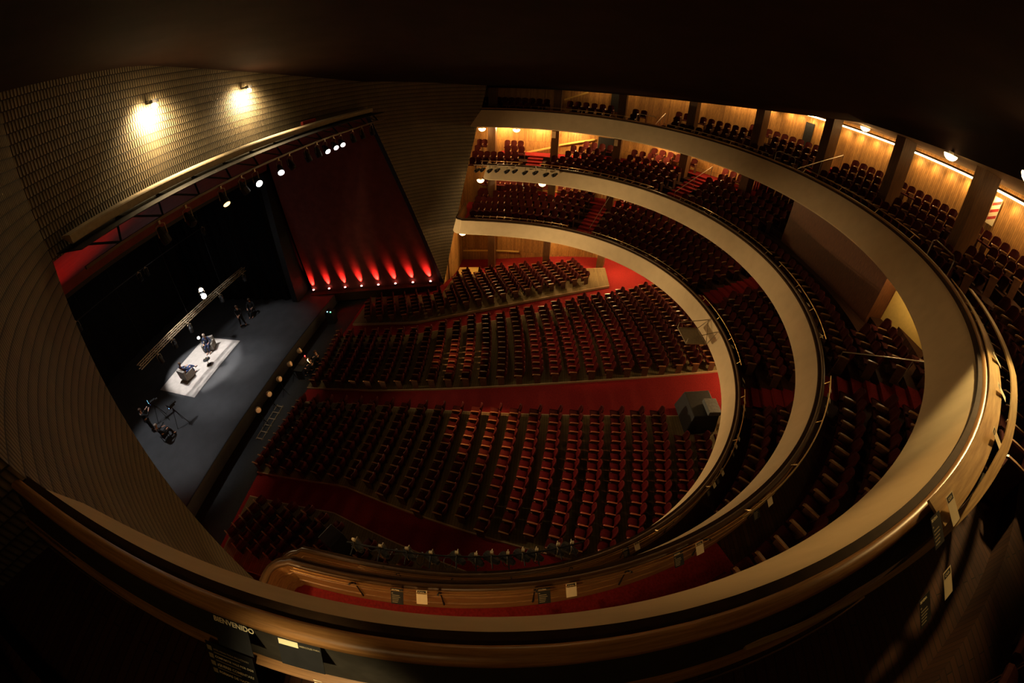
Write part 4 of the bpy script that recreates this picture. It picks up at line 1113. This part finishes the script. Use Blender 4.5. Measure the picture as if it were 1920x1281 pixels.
T_CASA = text_mesh('CASA', 0.034); T_BEV = text_mesh('BEVEMA', 0.030)
def bars(mb, x0, y, ws, h, gap, z=0.002):
    for i, w_ in enumerate(ws): mb.box((x0+w_/2, y-i*gap, z), (w_, h, 0.0006))
def menu_card(lv, ang, d, z, tilt, label, w=0.17, h=0.24):
    o = MB().box((0, -h/2, 0), (w, h, 0.002)).build('menu_card', M['card']); o.matrix_world = card_frame(lv, ang, d, z, tilt)
    tag(o, label, 'sign', 'black menu cards on the balcony rails')
    q = bpy.data.objects.new('lettering', T_BEV); COL.objects.link(q); q.parent = o; q.location = (-w*0.44, -0.012, 0.0014)
    if not T_BEV.materials: T_BEV.materials.append(M['ink'])
    b = MB(); bars(b, -w*0.44, -0.075, [0.02], 0.012, 0.03); bars(b, -w*0.40, -0.105, [0.10, 0.11, 0.09, 0.085, 0.075], 0.009, 0.026); b.build('printed_lines', M['ink_dim'], o)
    return o
def price_sheet(lv, ang, d, z, tilt, label, w=0.145, h=0.21):
    o = MB().box((0, -h/2, 0), (w, h, 0.002)).build('price_sheet', M['paper']); o.matrix_world = card_frame(lv, ang, d, z, tilt)
    tag(o, label, 'sign', 'white sheets on the balcony rails')
    b = MB(); b.box((0, -0.034, 0.0016), (w*0.78, 0.048, 0.0008)); b.build('logo_block', M['card'], o)
    q = bpy.data.objects.new('lettering', T_CASA); COL.objects.link(q); q.parent = o; q.location = (-0.047, -0.019, 0.0026)
    if not T_CASA.materials: T_CASA.materials.append(M['paper'])
    return o
for i, (a, full) in enumerate([(-101.7, 0), (-105.7, 0), (-107, 0), (-112.3, 0), (-113.6, 0), (-118.1, 1), (-120.1, 1), (-131.3, 1)]):
    price_sheet(1, a, 0.20, 8.20, 48, f'white price sheet on the lower balcony rail, {ORD[i]} from the centre, near half')
    menu_card(1, a-1.15, 0.20, 8.18, 48, f'black menu card on the lower balcony rail, {ORD[i]} from the centre, near half')
for i, a in enumerate([-114.8, -116.2, -128.9, -134.7, -141.8, -149.0]):
    price_sheet(2, a+0.55, 0.21, 11.56, 48, f'white price sheet on the middle balcony rail, {ORD[i]} from the centre, near half')
    menu_card(2, a-0.75, 0.21, 11.53, 48, f'black menu card on the middle balcony rail, {ORD[i]} from the centre, near half')
FAR1 = [-29.6, -36.5, -43.5, -48.7, -57.8, -60.6, -64.5, -67, -70.6, -72.8, -80.5, -94.6]; FAR2 = [-36.8, -46.3, -52.2, -59.2, -66.4, -72.6, -77.6, -96.9, -100, -106.1]
CNT = ORD
for lv, L_ in ((1, FAR1), (2, FAR2)):
    for i, a in enumerate(L_):
        price_sheet(lv, a, 0.10, LV[lv][4]+0.20, 70, f'white sheet lying on the {NMB[lv]} balcony rail, {CNT[i]} from its far end', 0.20, 0.13)
for i, (a, d) in enumerate([(-123.9, 0.30), (-127.4, 0.33), (-131.6, 0.36), (-136.9, 0.30)]):
    price_sheet(3, a, d-0.12, 15.01, 66, f'white price sheet beside the wide upper handrail, {ORD[i]} from the centre', 0.16, 0.24)
menu_card(3, -137.9, 0.21, 14.99, 62, 'black menu card on the upper rail beside the end of the wide handrail')
price_sheet(3, -137.6, 0.62, 14.75, 60, 'white sheet leaning on the seat side of the upper handrail end', 0.15, 0.22)
menu_card(3, -138.3, 0.66, 14.62, 60, 'grey menu card leaning below the white sheet by the upper handrail end')

# the near boards in front of the viewer
def txt(body, size, mat, parent, loc):
    me = text_mesh(body, size); me.materials.append(mat)
    q = bpy.data.objects.new('lettering', me); COL.objects.link(q); q.parent = parent; q.location = loc; return q
o = MB().box((0, -0.11, 0), (0.235, 0.24, 0.003)).build('welcome_board', M['card']); o.matrix_world = card_frame(3, -152.6, 0.165, 14.85, 42)
tag(o, 'black welcome board hanging on the black parapet under the near wooden rail', 'sign')
txt('BIENVENIDO', 0.046, M['ink'], o, (-0.108, -0.022, 0.002))
o = MB().box((0, -0.10, 0), (0.24, 0.20, 0.003)).build('opening_board', M['card']); o.matrix_world = card_frame(3, -151.1, 0.165, 14.85, 42)
tag(o, 'black board with a cream block and small print, beside the welcome board', 'sign')
b = MB(); b.box((-0.058, -0.045, 0.002), (0.11, 0.035, 0.0008)); b.build('cream_block', M['ink'], o)
txt('MIERCOLES PARA', 0.014, M['ink_dim'], o, (0.004, -0.040, 0.002))
o = MB().box((0, -0.20, 0), (0.36, 0.44, 0.003)).build('question_board', M['card']); o.matrix_world = card_frame(3, -153.3, 0.345, 14.46, 42)
tag(o, 'black board of questions in cream lettering, leaning below the near ledge', 'sign')
txt('¿VOLVERAS PARA ESCUCHAR?', 0.020, M['ink_dim'], o, (-0.125, -0.020, 0.002))
txt('COMPARTIR VALE POR DOS', 0.023, M['ink'], o, (-0.125, -0.078, 0.002))
txt('¿QUERES COMENTAR?', 0.028, M['ink'], o, (-0.125, -0.140, 0.002))
txt('FORMAS DE HACERLO', 0.028, M['ink'], o, (-0.125, -0.205, 0.002))
b = MB(); bars(b, -0.125, -0.055, [0.2], 0.006, 1); bars(b, -0.125, -0.118, [0.19], 0.006, 1); bars(b, -0.125, -0.182, [0.18], 0.006, 1); b.build('printed_lines', M['ink_dim'], o)
for k in range(4): MB().box((-0.155, -0.030-0.063*k, 0.002), (0.036, 0.036, 0.0008)).build('pale_square', M['ink_dim'], o)
o = MB(); o.add([(0, 0, 0), (0.05, -0.005, 0), (0.13, -0.13, 0), (0.02, -0.19, 0), (0, 0, .003), (0.05, -0.005, .003), (0.13, -0.13, .003), (0.02, -0.19, .003)], [(0,1,2,3), (7,6,5,4), (0,4,5,1), (1,5,6,2), (2,6,7,3), (3,7,4,0)])
o = o.build('folded_leaflet', M['paper']); o.matrix_world = card_frame(3, -151.3, 0.34, 14.42, 42)
tag(o, 'folded cream leaflet standing beside the question board', 'leaflet')
# second half of the ledge: thin metal foot bars inside the near parapet
for i, (a0, a1, d, z) in enumerate([(-139, -150, 0.40, 14.30), (-157, -163.5, 0.36, 14.34), (-160, -170, 0.30, 14.42)]):
    base = on_rail(3, a0, d, z); t = empty('foot_bar', base, f'thin metal bar inside the near upper parapet, {ORD[i]} from the centre', 'bar', 'foot bars of the near upper parapet')
    b = MB(); b.tube([on_rail(3, a0+(a1-a0)*k/16, d, z)-base for k in range(17)], 0.010, 6); b.build('bar', M['brass'], t)
    for a in (a0-0.6, a1+0.6):
        b = MB(); b.tube([on_rail(3, a, d, z)-base, on_rail(3, a, 0.22, z)-base], 0.008, 5); b.build('bracket', M['black'], t)

# spotlights clamped outside the near rail of the lower balcony and the far rail of the middle one
def par_can(lv, ang, d, z, target, label, group, size=0.9, taglabel=True):
    loc = on_rail(lv, ang, d, z); t, dd = spotlight(loc, target, 0, label, group, size)
    b = MB(); b.tube([(0, 0, 0.34*size), tuple(on_rail(lv, ang, 0.05, z+0.34*size)-loc)], 0.016, 6); b.build('clamp_arm', M['black'], t)
    if taglabel:
        b = MB(); b.box((0.0, 0.0, 0.44*size), (0.05, 0.07, 0.10)); b.build('paper_tag', M['paper'], t)
for i, a in enumerate([-137.1, -138.5, -140.5, -141.8, -143.2, -144.7, -146.2, -148.0, -150.6, -153, -156, -159]):
    par_can(1, a, -0.30, 8.05 if i % 2 else 7.95, (2.0, 12+i % 3, 2.5), f'black spotlight clamped outside the near lower balcony rail, {CNT[i]} from the centre side', 'spotlights on the near lower rail')
for i, a in enumerate([-19.5, -21.0, -23, -25, -27.5, -29.5, -32, -34.5, -37, -39]):
    par_can(2, a, -0.32, 11.10 + 0.05*(i % 2), (0, 14, 2.5), f'black spotlight clamped outside the far end of the middle balcony, {ORD[i]} from the tiled wall', 'spotlights on the far middle rail', 0.85, False)
for lv, a0, a1, d, z, lab in ((1, -136, -160, -0.26, 8.30, 'black lighting bar outside the near lower balcony rail'), (2, -18.5, -40, -0.30, 11.42, 'pale lighting bar outside the far end of the middle balcony')):
    base = on_rail(lv, a0, d, z); b = MB(); b.tube([on_rail(lv, a0+(a1-a0)*k/20, d, z)-base for k in range(21)], 0.022, 6)
    o = b.build('lighting_bar', M['black'] if lv == 1 else M['cream_beam'], loc=base); tag(o, lab, 'bar')
base = on_rail(1, -136, -0.2, 8.2); b = MB()
for k in range(7):
    a = -137.5-2.9*k; c = on_rail(1, a, -0.30, 7.86)-base; rr = 0.16
    b.tube([c + Vector((rr*math.cos(q), rr*0.6*math.sin(q), -0.05*math.sin(2*q))) for q in [2*PI*i/12 for i in range(13)]], 0.010, 5, cap=False)
b.tube([on_rail(1, -136-24*i/60, -0.30+0.03*math.sin(i*1.9), 8.0+0.06*math.sin(i*0.8))-base for i in range(61)], 0.010, 5)
o = b.build('cable_loom', M['black'], loc=base); tag(o, 'looped black cables hanging along the near lower balcony lights', 'cable')

# wire platform on the middle of the lower balcony front
t = empty('wire_platform', (0.42, -11.75, 7.30), 'pale metal mesh platform fixed to the lower balcony front above the stalls', 'platform', rz=R(4))
b = MB(); b.box((0, 0, 0), (1.15, 1.0, 0.03)); b.build('mesh_tray', M['truss'], t)
b = MB()
for x in (-0.58, 0.58):
    b.tube([(x, 0.5, 0.02), (x, 0.5, 0.30), (x*0.8, -0.85, 0.62)], 0.018, 6); b.tube([(x, -0.5, 0.02), (x*0.8, -0.92, 0.66)], 0.018, 6); b.tube([(x, 0.5, 0.02), (x, -0.5, 0.02)], 0.022, 6)
for y in (-0.5, 0.5): b.tube([(-0.58, y, 0.02), (0.58, y, 0.02)], 0.022, 6)
b.tube([(-0.55, -0.5, 0.02), (0.5, -0.85, 0.6)], 0.015, 6)
b.build('frame', M['truss'], t)

# rails on the back walls, posters, signs
for i, (ps, lab) in enumerate([
    ([(15.83, -3.2, 11.45), (15.80, -4.99, 11.94), (15.76, -5.81, 12.24), (15.49, -8.14, 12.88)], 'inclined yellow wooden wall rail at the back of the middle balcony, far side'),
    ([(15.87, -2.4, 8.07), (15.81, -4.9, 8.46), (15.76, -5.77, 8.66), (15.58, -7.51, 8.90)], 'inclined yellow wooden wall rail at the back of the lower balcony, far side'),
    ([(15.76, -5.8, 15.47), (15.60, -7.39, 16.14)], 'inclined yellow wooden wall rail at the back of the upper balcony, far side'),
    ([(16.3, 1.6, 3.0), (15.97, -0.31, 3.26), (15.91, -1.21, 3.34), (15.86, -3.11, 3.39)], 'level yellow wooden wall rail behind the far stalls seats')]):
    base = Vector(ps[0]); t = empty('wall_handrail', base, lab, 'handrail', 'wooden rails on the back walls')
    b = MB()
    for p, q in zip(ps, ps[1:]): b.bar(Vector(p)-base, Vector(q)-base, 0.06, 0.11)
    b.build('rail', M['warm_yellow'], t)
    for p in ps:
        b = MB(); b.box(Vector(p)-base+Vector((0.06, 0, -0.02)), (0.12, 0.03, 0.03)); b.build('bracket', M['metal'], t)
def poster(p, n, w, h, mat, label, extra=None, name='poster'):
    n = Vector((n[0], n[1], 0)).normalized(); up = Vector((0, 0, 1)); x = up.cross(n)
    o = MB().box((0, 0, 0), (w, h, 0.008)).build(name, mat); o.matrix_world = frame(Vector(p)+n*0.01, x, up, n)
    tag(o, label, 'poster' if name == 'poster' else 'sign')
    if extra: extra(o)
    return o
def pill_face(i, z):
    p = PIL[i]; t = math.atan2(p.y-3.2, p.x); n = normal_out(7.685*2.1*1.125, 3.2, t); q = p - n*0.38; return (q.x, q.y, z), (-n.x, -n.y)
p, n = pill_face(1, 13.15); poster((p[0], p[1]+0.1, p[2]), n, 0.26, 0.46, M['paper'], 'white notice on the second pillar of the middle balcony from the tiled wall')
p, n = pill_face(2, 13.10); poster((p[0], p[1]+0.1, p[2]), n, 0.24, 0.42, M['paper'], 'white notice on the third pillar of the middle balcony from the tiled wall')
poster((15.80, -3.39, 8.95), (-1, 0), 0.42, 0.32, emis('exit_panel', (1.0, 0.80, 0.35), 0.8), 'small glowing cream exit panel on the back wall of the lower balcony', None, 'exit_sign')
def chevrons(o):
    b = MB()
    for k in range(3): b.add([(-0.2, -0.42+k*0.28, 0.006), (0.2, -0.22+k*0.28, 0.006), (0.2, -0.10+k*0.28, 0.006), (-0.2, -0.30+k*0.28, 0.006)], [(0, 1, 2, 3)])
    b.build('red_bands', M['poster_red'], o)
t_ = wall_pt(R(-98.2)); n_ = normal_out(WR, WY, R(-98.2))
poster((t_.x-n_.x*0.05, t_.y-n_.y*0.05, 16.75), (-n_.x, -n_.y), 0.42, 1.05, M['paper'], 'tall white poster with red diagonal bands on the wood gallery wall', chevrons)
# dark doors and a red curtain in the back walls
def wall_door(a, z0, z1, w, mat, name, label=None, cat=None):
    p = wall_pt(R(a)); n = normal_out(WR, WY, R(a)); x = Vector((-n.y, n.x, 0))
    o = MB().box(None, (w, z1-z0, 0.05), M4=frame(Vector((p.x-n.x*0.05, p.y-n.y*0.05, (z0+z1)/2)), x, Vector((0, 0, 1)), Vector((-n.x, -n.y, 0)))).build(name, mat)
    if label: tag(o, label, cat)
    else: o['kind'] = 'structure'
for i, (a, z0, z1, w) in enumerate([(-38.0, 11.6, 13.1, 1.15), (-39.0, 15.0, 16.5, 0.75), (-35.9, 8.3, 10.2, 0.9), (-70.6, 15.1, 17.1, 0.55)]): wall_door(a, z0, z1, w, M['black'], f'door_{i+2}')
b = MB(); vs = []
for i in range(31):
    a = R(-64.5-2.6*i/30); p = wall_pt(a); n = normal_out(WR, WY, a); q = p - n*(0.10+0.04*math.sin(i*1.4)); vs += [(q.x, q.y, 11.6), (q.x, q.y, 13.3)]
b.add(vs, [(2*i, 2*i+1, 2*i+3, 2*i+2) for i in range(30)]); o = b.build('door_curtain', M['gold_curtain'], smooth=True); tag(o, 'pleated red curtain over a doorway behind the middle balcony', 'curtain')

# hand rails down the balcony stairs
def stair_rail(lv, ang, side, label):
    rb, rt, yc, zb, zt, zf, rise, rows = LV[lv]; t0 = R(ang); p, n, o_, dep, nr = floor_profile(lv, t0); tg = Vector((-n.y, n.x))*side*0.58
    d0, d1 = o_+0.7, o_+ROWD0+0.86*(nr-1)*0.9
    def P(d, h):
        z = zf + rise*max(0, (d-o_-ROWD0+0.42)/ROWP) + h; q = p+n*d+tg; return Vector((q.x, q.y, z))
    base = P(d0, 0); t = empty('stair_rail', base, label, 'handrail', 'rails beside the balcony stairs')
    b = MB(); b.tube([P(d0, 0.0)-base, P(d0, 0.85)-base, P((d0+d1)/2, 0.88)-base, P(d1, 0.88)-base, P(d1, 0.0)-base], 0.02, 6); b.build('rail', M['metal'], t)
    b = MB(); b.tube([P((d0+d1)/2, 0.88)-base, P((d0+d1)/2, 0.0)-base], 0.016, 6); b.build('post', M['metal'], t)
stair_rail(2, -110, 1, 'thin metal rail by the middle balcony stair on the near side of the booth')
stair_rail(2, -62, -1, 'thin metal rail by the middle balcony stair on the far side of the booth')
stair_rail(3, -52, -1, 'thin metal rail on the upper balcony stair beyond the first lit bays')
stair_rail(3, -78, -1, 'thin metal rail on the upper balcony stair in front of the brightest bays')
stair_rail(1, -47, -1, 'thin metal rail beside the far carpeted stair of the lower balcony')
for i, (lv, a, w) in enumerate([(3, -52, 1.0), (3, -78, 1.0), (3, -108, 1.2)]):
    b = MB(); rb, rt, yc, zb, zt, *_ = LV[lv]; dg = math.degrees(w/2/16.0); base = on_rail(lv, a, 0.25, zt)
    b.tube([on_rail(lv, a-dg, 0.28, zt)-base, on_rail(lv, a-dg, 0.28, zt+0.5)-base, on_rail(lv, a-dg*.8, 0.28, zt+0.58)-base, on_rail(lv, a+dg*.8, 0.28, zt+0.58)-base, on_rail(lv, a+dg, 0.28, zt+0.5)-base, on_rail(lv, a+dg, 0.28, zt)-base], 0.018, 6)
    o = b.build('guard_hoop', M['metal'], loc=base); tag(o, f'metal guard hoop on the upper balcony front, {ORD[i]} from the far end', 'handrail', 'guard hoops of the upper balcony')
t = empty('hanging_microphone', (6.0, -9.35, 18.15), 'small pale object hanging below the dark hall ceiling', 'microphone')
d_ = Vector((6.0, -9.35, 18.15))
b = MB(); b.lathe([(0.05, -0.12), (0.12, -0.08), (0.12, 0.08), (0.04, 0.14)], n=10); b.build('body', M['paper'], t)
b = MB(); b.tube([(0, 0, 0.12), (0, 0, 1.2)], 0.006, 5); b.build('cable', M['black'], t)

# ------------------------------------------------------------------ seats
def seat_parts():
    P = {}
    b = MB(); W, n = 0.196, 4; vs = []
    for i in range(n+1):
        x = -W+2*W*i/n; dz = -0.012*(x/W)**2
        for y, z in ((0.24, 0.40), (0.255, 0.44), (0.22, 0.475), (0.0, 0.465), (-0.17, 0.440), (-0.17, 0.38)): vs.append((x, y, z+dz))
    b.add(vs, [(i*6+j, (i+1)*6+j, (i+1)*6+(j+1) % 6, i*6+(j+1) % 6) for i in range(n) for j in range(6)] + [tuple(range(6))[::-1], tuple(n*6+j for j in range(6))])
    P['seat'] = b
    b = MB(); n = 6; lev = [(0.40, 1.0), (0.60, 1.02), (0.80, 1.0), (0.875, 0.93), (0.905, 0.74)]; vs = []
    for z, wf in lev:
        for i in range(n+1):
            u = -1+2*i/n; x = 0.204*u*wf; y = -0.17-0.20*(z-0.40) + 0.055*u*u
            vs.append((x, y, z - 0.03*(u*u)*(z > 0.86)))
        for i in range(n, -1, -1):
            u = -1+2*i/n; x = 0.198*u*wf; y = -0.17-0.20*(z-0.40) + 0.045*u*u - 0.075*(1 if z < 0.86 else 0.55); vs.append((x, y, z-0.01 - 0.03*(u*u)*(z > 0.86)))
    k = 2*(n+1)
    b.add(vs, [(i*k+j, i*k+(j+1) % k, (i+1)*k+(j+1) % k, (i+1)*k+j) for i in range(len(lev)-1) for j in range(k)] + [tuple(range(k))[::-1]] + [tuple((len(lev)-1)*k+j for j in (i, i+1, k-2-i, k-1-i)) for i in range(n)])
    P['backrest'] = b
    b = MB(); vs = []
    for y, z, w in ((-0.16, 0.62, 0.022), (0.05, 0.625, 0.026), (0.19, 0.62, 0.028), (0.225, 0.60, 0.022)):
        vs += [(-w, y, z-0.035), (w, y, z-0.035), (w, y, z), (-w, y, z)]
    b.add(vs, [(4*i+j, 4*i+(j+1) % 4, 4*(i+1)+(j+1) % 4, 4*(i+1)+j) for i in range(3) for j in range(4)] + [(3, 2, 1, 0), (12, 13, 14, 15)])
    P['armrest'] = b
    b = MB(); b.add([(-0.014, -0.20, 0), (0.014, -0.20, 0), (0.014, 0.10, 0), (-0.014, 0.10, 0), (-0.014, -0.17, 0.60), (0.014, -0.17, 0.60), (0.014, 0.17, 0.60), (-0.014, 0.17, 0.60)],
                    [(3,2,1,0), (4,5,6,7), (0,1,5,4), (1,2,6,5), (2,3,7,6), (3,0,4,7)])
    P['side_panel'] = b
    return P
SP = seat_parts(); SMAT = {'seat': M['velvet'], 'backrest': M['velvet'], 'armrest': M['seat_wood'], 'side_panel': M['seat_side']}
SME = {k: b.mesh('seat_'+k, SMAT[k], k in ('backrest', 'seat')) for k, b in SP.items()}
PITCH = 0.475
SEATS = []      # (position, rotation, end of row?, label, group)
NTH = ORD[:10] + ['eleventh', 'twelfth', 'thirteenth', 'fourteenth', 'fifteenth', 'sixteenth', 'seventeenth', 'eighteenth', 'nineteenth', 'twentieth'] + ['twenty-'+q for q in ORD[:9]] + ['thirtieth'] + ['thirty-'+q for q in ORD[:9]]
def blocked(x, y):
    return (abs(x+1.55) < 1.2 and abs(y+12.4) < 1.15) or any((Vector((x, y))-p).length < 0.80 for p in PIL_ALL) or (abs(x+8.6) < 0.75 and abs(y-1.7) < 0.75)
for k in range(NROW):
    y0 = rowy(k, 0)
    if y0 < -15.2: continue
    for s in (1, -1):
        side = 'far' if s > 0 else 'near'
        a, b_ = aisleA(y0)+0.28, inner(y0)-0.28
        cnt = int((b_-a)/PITCH)+1
        for i in range(cnt):
            x = s*(a+i*PITCH); y = rowy(k, x)
            if blocked(x, y): continue
            SEATS.append((Vector((x, y, floor_z(y)+LIFT)), -math.atan(2*x/62.0)*-1, i == cnt-1, f'red velvet stalls seat, {NTH[i]} from centre aisle, {NTH[k]} row from stage, {side} side', 'red velvet stalls seats'))
        # side blocks, turned towards the stage
        if y0 > 7.0 or y0 < -10.5: continue
        xo = outer(y0-0.9)+0.30
        cnt = int((13.4-xo)/PITCH)+1 if s > 0 else int((12.6-xo)/PITCH)+1
        for i in range(max(0, cnt)):
            x = xo+i*PITCH*0.93; y = y0 - 0.55 + (x-6.0)*0.42
            if blocked(s*x, y) or (x > 9.9-max(0, y-2)*0.06 and y > 1.5) or y > 7.4 or y > 2.4-(x-9)*0.25 and x > 10.2: continue
            if s > 0 and x > 12.8-0.0*y and y > -0.4: continue
            SEATS.append((Vector((s*x, y, floor_z(y)+0.16)), s*math.atan(0.42), i == cnt-1, f'red velvet side block seat, {NTH[i]} from side aisle, {NTH[k]} row from stage, {side} side', 'red velvet side block seats'))
for lv in (1, 2, 3):
    rb, rt, yc, zb, zt, zf, rise, rows = LV[lv]
    for k in range(rows):
        r = rt; a = -17.0 if lv < 3 else -10.0; aend = -180-a
        i = 0; lsec = 0
        while a > aend:
            t = R(a); p, n, o, dep, nr = floor_profile(lv, t)
            d = o + ROWD0 + k*ROWP + 0.05
            q = p + n*d
            step = math.degrees(PITCH/((q-Vector((0, yc))).length))
            ok = k < nr and all(abs(a-b_) > math.degrees(0.80/((q-Vector((0, yc))).length)) for b_ in AISLES[lv]) and not blocked(q.x, q.y)
            if lv == 2 and -4.1 < q.x < 4.4 and q.y < -15.3: ok = False
            if lv == 2 and -7.0 < q.x < -3.0 and q.y < -16.3: ok = False
            if lv in (1, 2) and a < -152 and k == 0: ok = False
            if lv == 3 and (a < -129 and k == 0 or a < -148 and k == 1): ok = False
            if ok:
                z = zf + rise*k
                ang = math.atan2(-n.y, -n.x) - PI/2
                nxt = any(abs(a-step*1.0-b_) <= math.degrees(0.80/((q-Vector((0, yc))).length)) for b_ in AISLES[lv])
                sec = sum(1 for b_ in AISLES[lv] if a < b_); i = i+1 if sec == lsec else 1; lsec = sec
                SEATS.append((Vector((q.x, q.y, z)), ang, nxt, (f'red velvet {NMB[lv]} balcony seat, {NTH[i-1]} past the {ORD[sec-1]} stair from the far end, {ORD[k]} row' if sec else f'red velvet {NMB[lv]} balcony seat, {NTH[i-1]} from the far end, {ORD[k]} row'), f'red velvet {NMB[lv]} balcony seats'))
            a -= step
# which of them the viewer sees, largest first
bv, bf = [], []
for mb_ in STRUCT:
    o_ = len(bv); bv += [Vector(p) for p in mb_.v]; bf += [tuple(o_+i for i in f) for f in mb_.f]
BVH = BVHTree.FromPolygons(bv, bf)
def in_frame(p):
    d = Vector(p)-CAM; q = Vector([d.dot(Vector(r)) for r in RC]); th = math.atan2(math.hypot(q.x, q.y), q.z); r = 2*719.2*math.sin(th/2)*(1+0.099*th*th); h = math.hypot(q.x, q.y)
    return abs(q.x/h*r) < 955 and abs(q.y/h*r) < 636
def seen(p):
    n_ = 0
    for h in (0.50, 0.78, 0.92):
        q = p+Vector((0, 0, h)); d = q-CAM; L = d.length
        if not in_frame(q): continue
        hit = BVH.ray_cast(CAM, d.normalized(), L-0.12)
        if hit[0] is None: n_ += 1
    return n_
vis = []
for i, sdat in enumerate(SEATS):
    n_ = seen(sdat[0])
    if n_ >= 2: vis.append(((sdat[0]-CAM).length, i))
vis.sort()
SHOW = set(i for _, i in vis[:300])
print('seats', len(SEATS), 'in view', len(vis), 'individual', len(SHOW))
def place_seat(p, rz, end, label, group):
    t = bpy.data.objects.new('theatre_seat', None); COL.objects.link(t); t.location = p; t.rotation_euler = (0, 0, rz); t.empty_display_size = 0.1
    tag(t, label, 'seat', group)
    for nme, xs in (('seat', (0,)), ('backrest', (0,)), ('armrest', (-PITCH/2, PITCH/2) if end else (-PITCH/2,)), ('side_panel', (-PITCH/2, PITCH/2) if end else (-PITCH/2,))):
        for x in xs:
            o = bpy.data.objects.new(nme, SME[nme]); COL.objects.link(o); o.parent = t; o.location = (x, 0, 0)
mass = MB()
for i, (p, rz, end, label, group) in enumerate(SEATS):
    if i in SHOW: place_seat(p, rz, end, label, group)
    else:
        m4 = Matrix.Translation(p) @ Matrix.Rotation(rz, 4, 'Z')
        for mi, nme in enumerate(('seat', 'backrest', 'armrest', 'side_panel')):
            for x in ((-PITCH/2, PITCH/2) if end and mi > 1 else (-PITCH/2,) if mi > 1 else (0,)):
                mm = m4 @ Matrix.Translation((x, 0, 0)); mass.add([mm @ Vector(v) for v in SP[nme].v], SP[nme].f, mi=min(mi, 3))
o = mass.build('distant_theatre_seats', [M['velvet'], M['velvet'], M['seat_wood'], M['seat_side']])
tag(o, 'mass of red velvet theatre seats filling the farther stalls and balconies', 'seats', None, 'stuff')

# ------------------------------------------------------------------ camera: fisheye lens
cd = bpy.data.cameras.new('camera'); cam = bpy.data.objects.new('camera', cd); COL.objects.link(cam)
cd.type = 'PANO'; cd.sensor_fit = 'HORIZONTAL'; cd.sensor_width = 36.0; cd.sensor_height = 36.0*1281/1920
cd.panorama_type = 'FISHEYE_LENS_POLYNOMIAL'
cd.fisheye_fov = R(200)
cd.fisheye_polynomial_k0 = 0.0
cd.fisheye_polynomial_k1 = -0.07427061
cd.fisheye_polynomial_k2 = 1.94817e-05
cd.fisheye_polynomial_k3 = 2.441734e-05
cd.fisheye_polynomial_k4 = -4.60326e-07
cd.clip_start = 0.02; cd.clip_end = 200
cam.matrix_world = frame(CAM, RC[0], RC[1], [-v for v in RC[2]])
SC.camera = cam
w = bpy.data.worlds.new('world'); SC.world = w; w.use_nodes = True
w.node_tree.nodes['Background'].inputs[0].default_value = (0.02, 0.013, 0.008, 1)
w.node_tree.nodes['Background'].inputs[1].default_value = 0.02
vs_ = SC.view_settings; vs_.view_transform = 'Standard'; vs_.look = 'None'; vs_.gamma = 1.0; vs_.exposure = 0.4; vs_.use_curve_mapping = False
